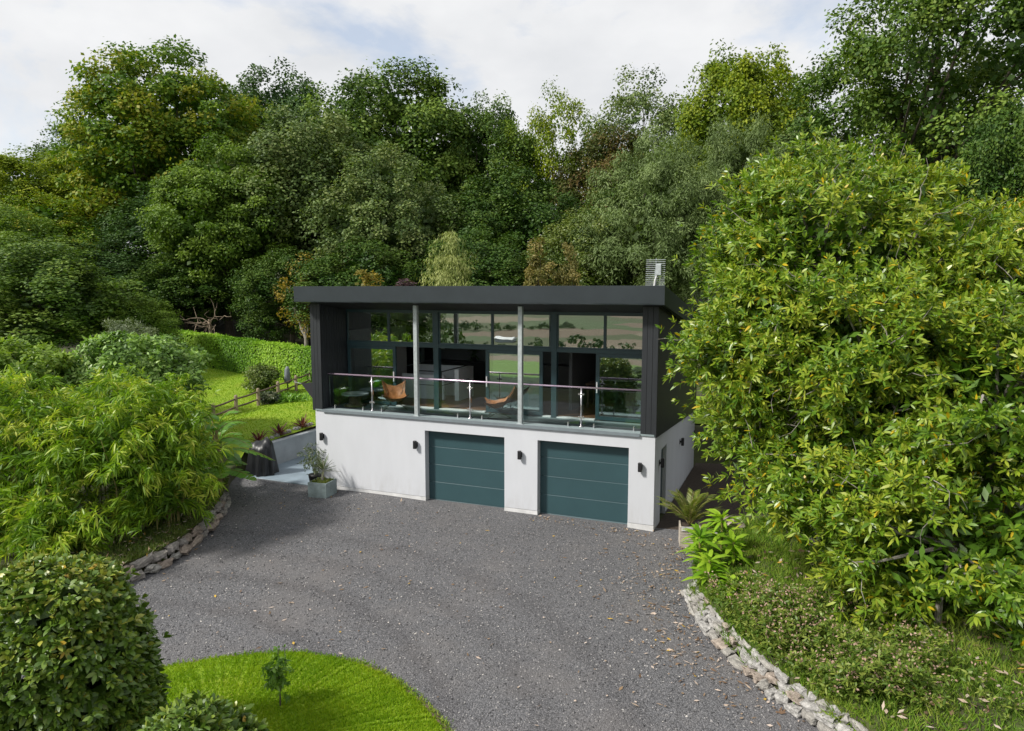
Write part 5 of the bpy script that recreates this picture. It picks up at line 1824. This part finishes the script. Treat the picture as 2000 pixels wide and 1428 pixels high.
leafmat('ash', [(0.061, 0.1216, 0.0133), (0.1143, 0.1932, 0.0222), (0.183, 0.2718, 0.0333)], trans=0.28, rough=0.55, spec=0.22)
leafmat('lime_green', [(0.0847, 0.1425, 0.0092), (0.1606, 0.2296, 0.0122), (0.2706, 0.3167, 0.0184)], trans=0.3, rough=0.55, spec=0.22)
leafmat('russet', [(0.0472, 0.071, 0.0143), (0.0883, 0.1065, 0.019), (0.1532, 0.1005, 0.0358)], trans=0.25, rough=0.55, spec=0.22)
leafmat('willow', [(0.0874, 0.1322, 0.0397), (0.1435, 0.205, 0.068), (0.212, 0.2776, 0.102)], trans=0.25, rough=0.55, spec=0.22)
leafmat('ivy', [(0.0239, 0.0618, 0.0074), (0.0477, 0.1011, 0.0112), (0.0895, 0.1462, 0.0186)], trans=0.15, rough=0.55, spec=0.22)
leafmat('pale_conifer', [(0.15, 0.195, 0.045), (0.255, 0.3, 0.075), (0.375, 0.405, 0.135)], trans=0.2, rough=0.6)
leafmat('tan_shrub', [(0.117, 0.1187, 0.03), (0.195, 0.175, 0.042), (0.286, 0.225, 0.072)], trans=0.25, rough=0.6)
leafmat('yellow_shrub', [(0.12, 0.12, 0.0132), (0.228, 0.18, 0.0198), (0.36, 0.252, 0.033)], trans=0.3, rough=0.6)
leafmat('purple_shrub', [(0.045, 0.0252, 0.033), (0.0825, 0.042, 0.0525), (0.135, 0.077, 0.09)], trans=0.2, rough=0.6)


def auto_lobes(rx, h, zb, seed, n=11, spread=0.60, size=(0.36, 0.52)):
    r = np.random.default_rng(seed)
    cz, rz = (zb + h) / 2, (h - zb) / 2
    out = [(0, 0, h - 0.42 * rz * 0.95, 0.5 * rx, 0.5 * rx, 0.42 * rz)]
    for k in range(n):
        a = 2.4 * k + r.uniform(-0.4, 0.4)
        u = -0.75 + 1.5 * (k + 0.5) / n
        cs = math.sqrt(1 - u * u)
        s_ = r.uniform(*size)
        out.append((rx * spread * cs * math.cos(a) * r.uniform(0.85, 1.1), rx * spread * cs * math.sin(a) * r.uniform(0.85, 1.1), cz + rz * 0.62 * u, rx * s_, rx * s_, rz * s_ * 0.85))
    return out


TEMPL = {}


def template(key, seed, rx=6.0, h=17.0, zb=0.14, n=13, limbs=16, **kw):
    """crown and trunk meshes of one growth form, shared by every tree of that form"""
    lob = auto_lobes(rx, h, zb * h, seed, n)
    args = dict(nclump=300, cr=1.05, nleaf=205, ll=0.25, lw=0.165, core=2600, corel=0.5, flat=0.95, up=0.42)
    args.update(kw)
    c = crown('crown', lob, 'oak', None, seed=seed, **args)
    r = np.random.default_rng(seed + 1)
    mb = MB()
    tree_limbs(mb, h * 0.72, 0.018 * h + 0.05, [lob[j % len(lob)][:3] + r.normal(size=3) * 0.06 * rx * np.array([1, 1, 0.3]) for j in range(limbs)], r)
    t_ = mb.build('trunk', 'bark', None)
    TEMPL[key] = (c.data, t_.data, rx, h)
    bpy.data.objects.remove(c)
    bpy.data.objects.remove(t_)


def wood_tree(name, label, x, y, top, rx, m, key, rz=0.0, bark='bark', group='trees of the wood behind the house'):
    g = float(ground_z(x, y))
    h = top - g
    t = thing(name, label, 'tree' if rx > 1.3 else 'shrub', (x, y, g), group, rz)
    cm, tm, rx0, h0 = TEMPL[key]
    for nm, me, mm in (('crown', cm, m), ('trunk', tm, bark)):
        o_ = bpy.data.objects.new(nm, me)
        COL.objects.link(o_)
        o_.parent = t
        o_.scale = (rx / rx0, rx / rx0, h / h0)
        o_.material_slots[0].link = 'OBJECT'
        o_.material_slots[0].material = MATS[mm]
    return t


template('dense', 402, n=15)
template('tall', 403, zb=0.10, n=15)
template('tiered', 404, n=17, flat=0.62, nclump=300, tips=0.2)
template('sparse', 405, zb=0.30, n=9, nclump=95, nleaf=170, core=120, tips=0.3)
template('thicket', 406, zb=0.0, n=14, nclump=260)
template('mound', 407, zb=0.0, n=12, nclump=220)
template('weeping', 408, zb=0.03, n=14, nclump=230, nleaf=270, ll=0.30, lw=0.075, flat=0.9, hang=0.7, core=2000)
template('open', 409, zb=0.14, n=17, nclump=280, nleaf=300, ll=0.175, lw=0.115, core=1800, corel=0.3, limbs=34, cr=0.85, tips=0.2)
template('column', 410, rx=1.0, h=7.5, zb=0.05, n=10, nclump=60, nleaf=130, ll=0.16, lw=0.07, cr=0.36, core=80, corel=0.3, limbs=6)
template('drooping', 411, rx=1.0, h=7.2, zb=0.08, n=9, nclump=100, nleaf=120, ll=0.22, lw=0.03, cr=0.42, hang=1.4, flat=1.1, core=120, corel=0.3, limbs=5)
template('scant', 412, rx=1.7, h=6.5, zb=0.15, n=9, nclump=34, nleaf=60, ll=0.15, lw=0.09, cr=0.45, core=0, limbs=26)
T = wood_tree
T('beech_tree', 'broad beech tree turning yellow and bronze, tallest on the left', -47.9, 29.4, 26.4, 8.2, 'beech', 'tiered')
T('oak_tree', 'green oak at the far left end of the wood', -59.2, 26.0, 18.4, 6.0, 'lime_green', 'dense', 1.0)
T('oak_tree', 'dark oak behind the left shoulder of the yellowing beech', -61.5, 33.5, 22.6, 6.4, 'oak', 'dense', 2.0)
T('oak_tree', 'dark blue-green oak behind and right of the yellowing beech', -47.0, 42.9, 28.6, 7.4, 'oak_dark', 'tall', 0.5)
T('ash_tree', 'fresh green tree in front of the yellowing beech with tiered boughs', -33.4, 20.6, 15.9, 4.8, 'ash', 'tiered', 2.2)
T('oak_tree', 'large grey-green oak left of centre in the wood', -31.1, 26.7, 19.2, 6.4, 'oak_grey', 'tall', 3.0)
T('oak_tree', 'grey-green oak drooping low behind the left half of the roof', -21.9, 22.5, 14.8, 4.7, 'oak_grey', 'thicket', 1.3)
T('oak_tree', 'tall green oak that tops the middle of the wood', -29.7, 36.7, 25.0, 7.8, 'oak', 'dense', 4.2)
T('oak_tree', 'green oak on the right shoulder of the tall middle oak', -22.3, 39.2, 22.2, 5.0, 'oak', 'tall', 5.1)
T('thin_tree', 'thin-crowned yellow-green tree with sky showing through behind the roof', -16.6, 39.5, 22.0, 4.2, 'lime_green', 'sparse')
T('ivy_tree', 'dark ivy-clad tree behind the middle of the roof', -15.4, 27.3, 14.0, 5.0, 'ivy', 'thicket', 0.4)
T('thin_tree', 'sparse-topped grey-green tree standing far back right of centre', -11.2, 50.9, 26.0, 6.4, 'oak_grey', 'sparse', 2.5)
T('russet_tree', 'russet-tinged tree between the sparse-topped tree and the roof', -11.3, 39.1, 18.8, 4.6, 'russet', 'dense', 3.3)
T('dome_tree', 'bright yellow-green domed tree above the right end of the roof', -1.1, 37.3, 23.2, 5.4, 'lime_green', 'dense', 0.9)
T('oak_tree', 'big oak with open limbs filling the upper right corner', 9.6, 26.2, 24.6, 7.6, 'oak', 'open', 0.3)
T('willow_tree', 'soft grey-green willow behind the right end of the roof', -4.4, 22.6, 14.6, 4.1, 'willow', 'weeping')
T('willow_tree', 'feathery olive-grey tree between the willow and the glossy evergreen', -0.6, 27.8, 16.4, 3.6, 'willow', 'weeping', 2.1)
T('ivy_tree', 'low dark thicket tree behind the left end of the roof', -20.5, 17.4, 9.0, 3.9, 'ivy', 'mound', 1.1)
T('ivy_tree', 'low dark thicket tree behind the pale weeping conifer', -13.4, 19.6, 9.6, 3.9, 'ivy', 'mound', 2.7)
T('thicket_tree', 'mid-green thicket tree left of the soft willow', -8.6, 23.0, 10.8, 3.4, 'shrub_olive', 'mound', 3.9)
T('maple_tree', 'dark green spreading tree at the left edge above the shrubs', -32.4, 6.6, 8.5, 5.0, 'oak', 'thicket', 2.9)
T('thicket_tree', 'leafy green bush tree where the hedge disappears on the left', -28.9, 9.3, 5.9, 2.3, 'ash', 'mound', 0.2)
T('oak_tree', 'mid-green tree at the very left edge below the skyline', -45.5, 14.0, 11.2, 4.6, 'ash', 'thicket', 4.4)
T('ivy_tree', 'dark ivy-covered tree at the right edge below the big oak', 10.6, 17.0, 13.2, 2.8, 'ivy', 'tall', 1.8)
T('oak_tree', 'mid-green tree filling the gap behind the soft willow', -5.7, 39.5, 17.0, 6.0, 'oak', 'thicket', 5.5)
T('oak_tree', 'olive-green tree between the domed tree and the big right-hand oak', 3.4, 30.0, 15.8, 4.6, 'oak_grey', 'thicket', 3.7)
T('oak_tree', 'shadowy oak filling the wood below the yellowing beech', -41.5, 25.0, 14.5, 6.0, 'oak_dark', 'thicket', 0.8)
T('oak_tree', 'shadowy oak deep in the wood behind the hedge', -26.5, 30.0, 14.5, 5.4, 'oak_dark', 'mound', 5.0)
T('ivy_tree', 'low dark holly tree close behind the hedge', -26.4, 18.5, 8.6, 3.4, 'ivy', 'mound', 4.6)
T('ivy_tree', 'dark holly thicket between the hedge and the fresh green tree', -35.5, 19.0, 8.6, 4.2, 'ivy', 'thicket', 1.6)
T('oak_tree', 'bronze-green tree low in the wood at the far left', -52.0, 21.0, 13.5, 5.6, 'beech', 'mound', 2.3)
T('oak_tree', 'dark tree low behind the spreading tree at the left', -44.0, 19.5, 9.5, 5.2, 'oak_dark', 'mound', 3.1)
T('ivy_tree', 'dark shrubby tree behind the glossy evergreen trees', 6.5, 20.0, 9.8, 3.8, 'ivy', 'mound', 0.7)
T('ivy_tree', 'dark thicket closing the wood behind the tan bushes', -8.0, 30.0, 12.5, 5.0, 'ivy', 'thicket', 4.9)
T('conifer', 'small pale weeping conifer just above the roof line', -12.6, 13.5, 8.6, 1.2, 'pale_conifer', 'drooping')
T('tan_shrub', 'taller of two tan upright bushes behind the roof', -9.2, 17.1, 9.0, 0.9, 'tan_shrub', 'column')
T('tan_shrub', 'slimmer of two tan upright bushes behind the roof', -7.9, 17.6, 8.7, 0.6, 'tan_shrub', 'column', 1.9)
T('young_tree', 'sparse young tree with yellow leaves and pale stems left of the roof', -23.1, 15.7, 8.1, 1.7, 'yellow_shrub', 'scant', 0.0, 'bark_grey')
T('yellow_shrub', 'golden-leaved bush peeping above the left part of the roof', -16.5, 11.9, 7.2, 1.1, 'yellow_shrub', 'column', 3.0)
T('purple_shrub', 'dark purple-leaved bush peeping above the roof', -14.4, 11.6, 6.75, 1.2, 'purple_shrub', 'column', 4.0)
T('thicket_tree', 'dark green shrub closing the gap behind the house beside the glossy evergreen', 3.3, 7.6, 4.6, 1.9, 'shrub_olive', 'mound', 1.4)
g = float(ground_z(-31.2, 16.6))
t = thing('dead_tree', 'bare dead brown branches at the foot of the wood', 'tree', (-31.2, 16.6, g))
mb = MB()
r = np.random.default_rng(240)
for q in range(20):
    p = np.array([0, 0, 1.8]) + r.normal(size=3) * 0.25
    d_ = nrm(r.normal(size=3) + [0, -0.6, 0.35])
    pts = [p]
    for s_ in range(5):
        d_ = nrm(d_ + r.normal(size=3) * 0.4)
        pts.append(pts[-1] + d_ * 0.36)
    mb.tube([tuple(v) for v in pts], [0.03, 0.025, 0.02, 0.016, 0.012, 0.007], 4)
mb.tube([(0, 0, -0.2), (0.1, 0, 1.0), (0, 0, 2.2)], [0.16, 0.13, 0.08], 7)
mb.build('branches', 'fence_wood', t)

# ------------------------------------------------------------------ beyond the camera: what the glass looks out on
for k, (x_, y_, top, rx, lab) in enumerate(((-26.0, -28.0, 6.8, 3.4, 'green tree reflected in the upper left panes'), (-33.0, -31.0, 7.5, 3.8, 'second green tree reflected at the left end of the glazing'),
                                            (-10.5, -27.0, 1.9, 2.0, 'dark shrub reflected low in the left door'), (-5.0, -25.5, 1.3, 2.0, 'dark shrub reflected low in the middle door'),
                                            (-0.5, -25.5, 1.5, 1.9, 'dark shrub reflected beside the second column'), (4.0, -25.0, 1.2, 1.9, 'dark shrub reflected low in the right door'),
                                            (8.0, -25.5, 1.5, 2.0, 'dark shrub reflected at the right end of the glazing'))):
    wood_tree('garden_tree' if top > 4 else 'garden_shrub', lab, x_, y_, top, rx, 'oak' if top > 4 else 'ivy', 'mound', k * 1.1, group='garden trees and shrubs facing the house')
r = np.random.default_rng(310)
cx, cy = [], []
for q in range(16):       # hedgerows with trees
    x0_, y0_ = r.uniform(-420, 20), -190 - 34 * q + r.uniform(-12, 12)
    a = r.choice([0.06, -0.08, 0.12])
    n_ = r.integers(14, 40)
    s_ = np.arange(n_) * r.uniform(3.5, 6)
    cx.append(x0_ + np.cos(a) * s_ + r.normal(size=n_) * 2); cy.append(y0_ + np.sin(a) * s_ + r.normal(size=n_) * 1.5)
cx, cy = np.concatenate(cx), np.concatenate(cy)
nT = len(cx)
rad = np.where(r.random(nT) < 0.2, r.uniform(2.5, 4.5, nT), r.uniform(0.9, 1.8, nT))
k = np.repeat(np.arange(nT), 70)
d_ = rdir(len(k), r)
d_[:, 2] = np.abs(d_[:, 2]) * 1.1 - 0.1
P = np.stack([cx, cy, ground_z(cx, cy) + rad * 0.45], 1)[k] + d_ * rad[k][:, None] * r.uniform(0.6, 1, (len(k), 1))
tag(leaves('distant_trees', P, np.cross(d_, rdir(len(k), r)), d_ + r.normal(size=d_.shape) * 0.4, rad[k] * 0.42, rad[k] * 0.3, 'oak_dark', None, r.random(len(k)), r.random(nT)[k]),
    'far hedgerow trees on the facing hillside, seen in the glass', 'trees', kind='stuff')
t = thing('distant_barn', 'white-roofed barn on the facing hillside, seen in the glass', 'barn', (-150, -345, float(ground_z(-150, -345))))
MB().box(-5, 5, -3, 3, -1, 1.8).build('wall', 'grey_render', t)
MB().add([(-5.4, -3.4, 1.8), (5.4, -3.4, 1.8), (5.4, 0, 2.9), (-5.4, 0, 2.9), (-5.4, 3.4, 1.8), (5.4, 3.4, 1.8)], [(0, 1, 2, 3), (3, 2, 5, 4), (0, 3, 4), (1, 5, 2)]).build('roof', 'plastic_white', t)
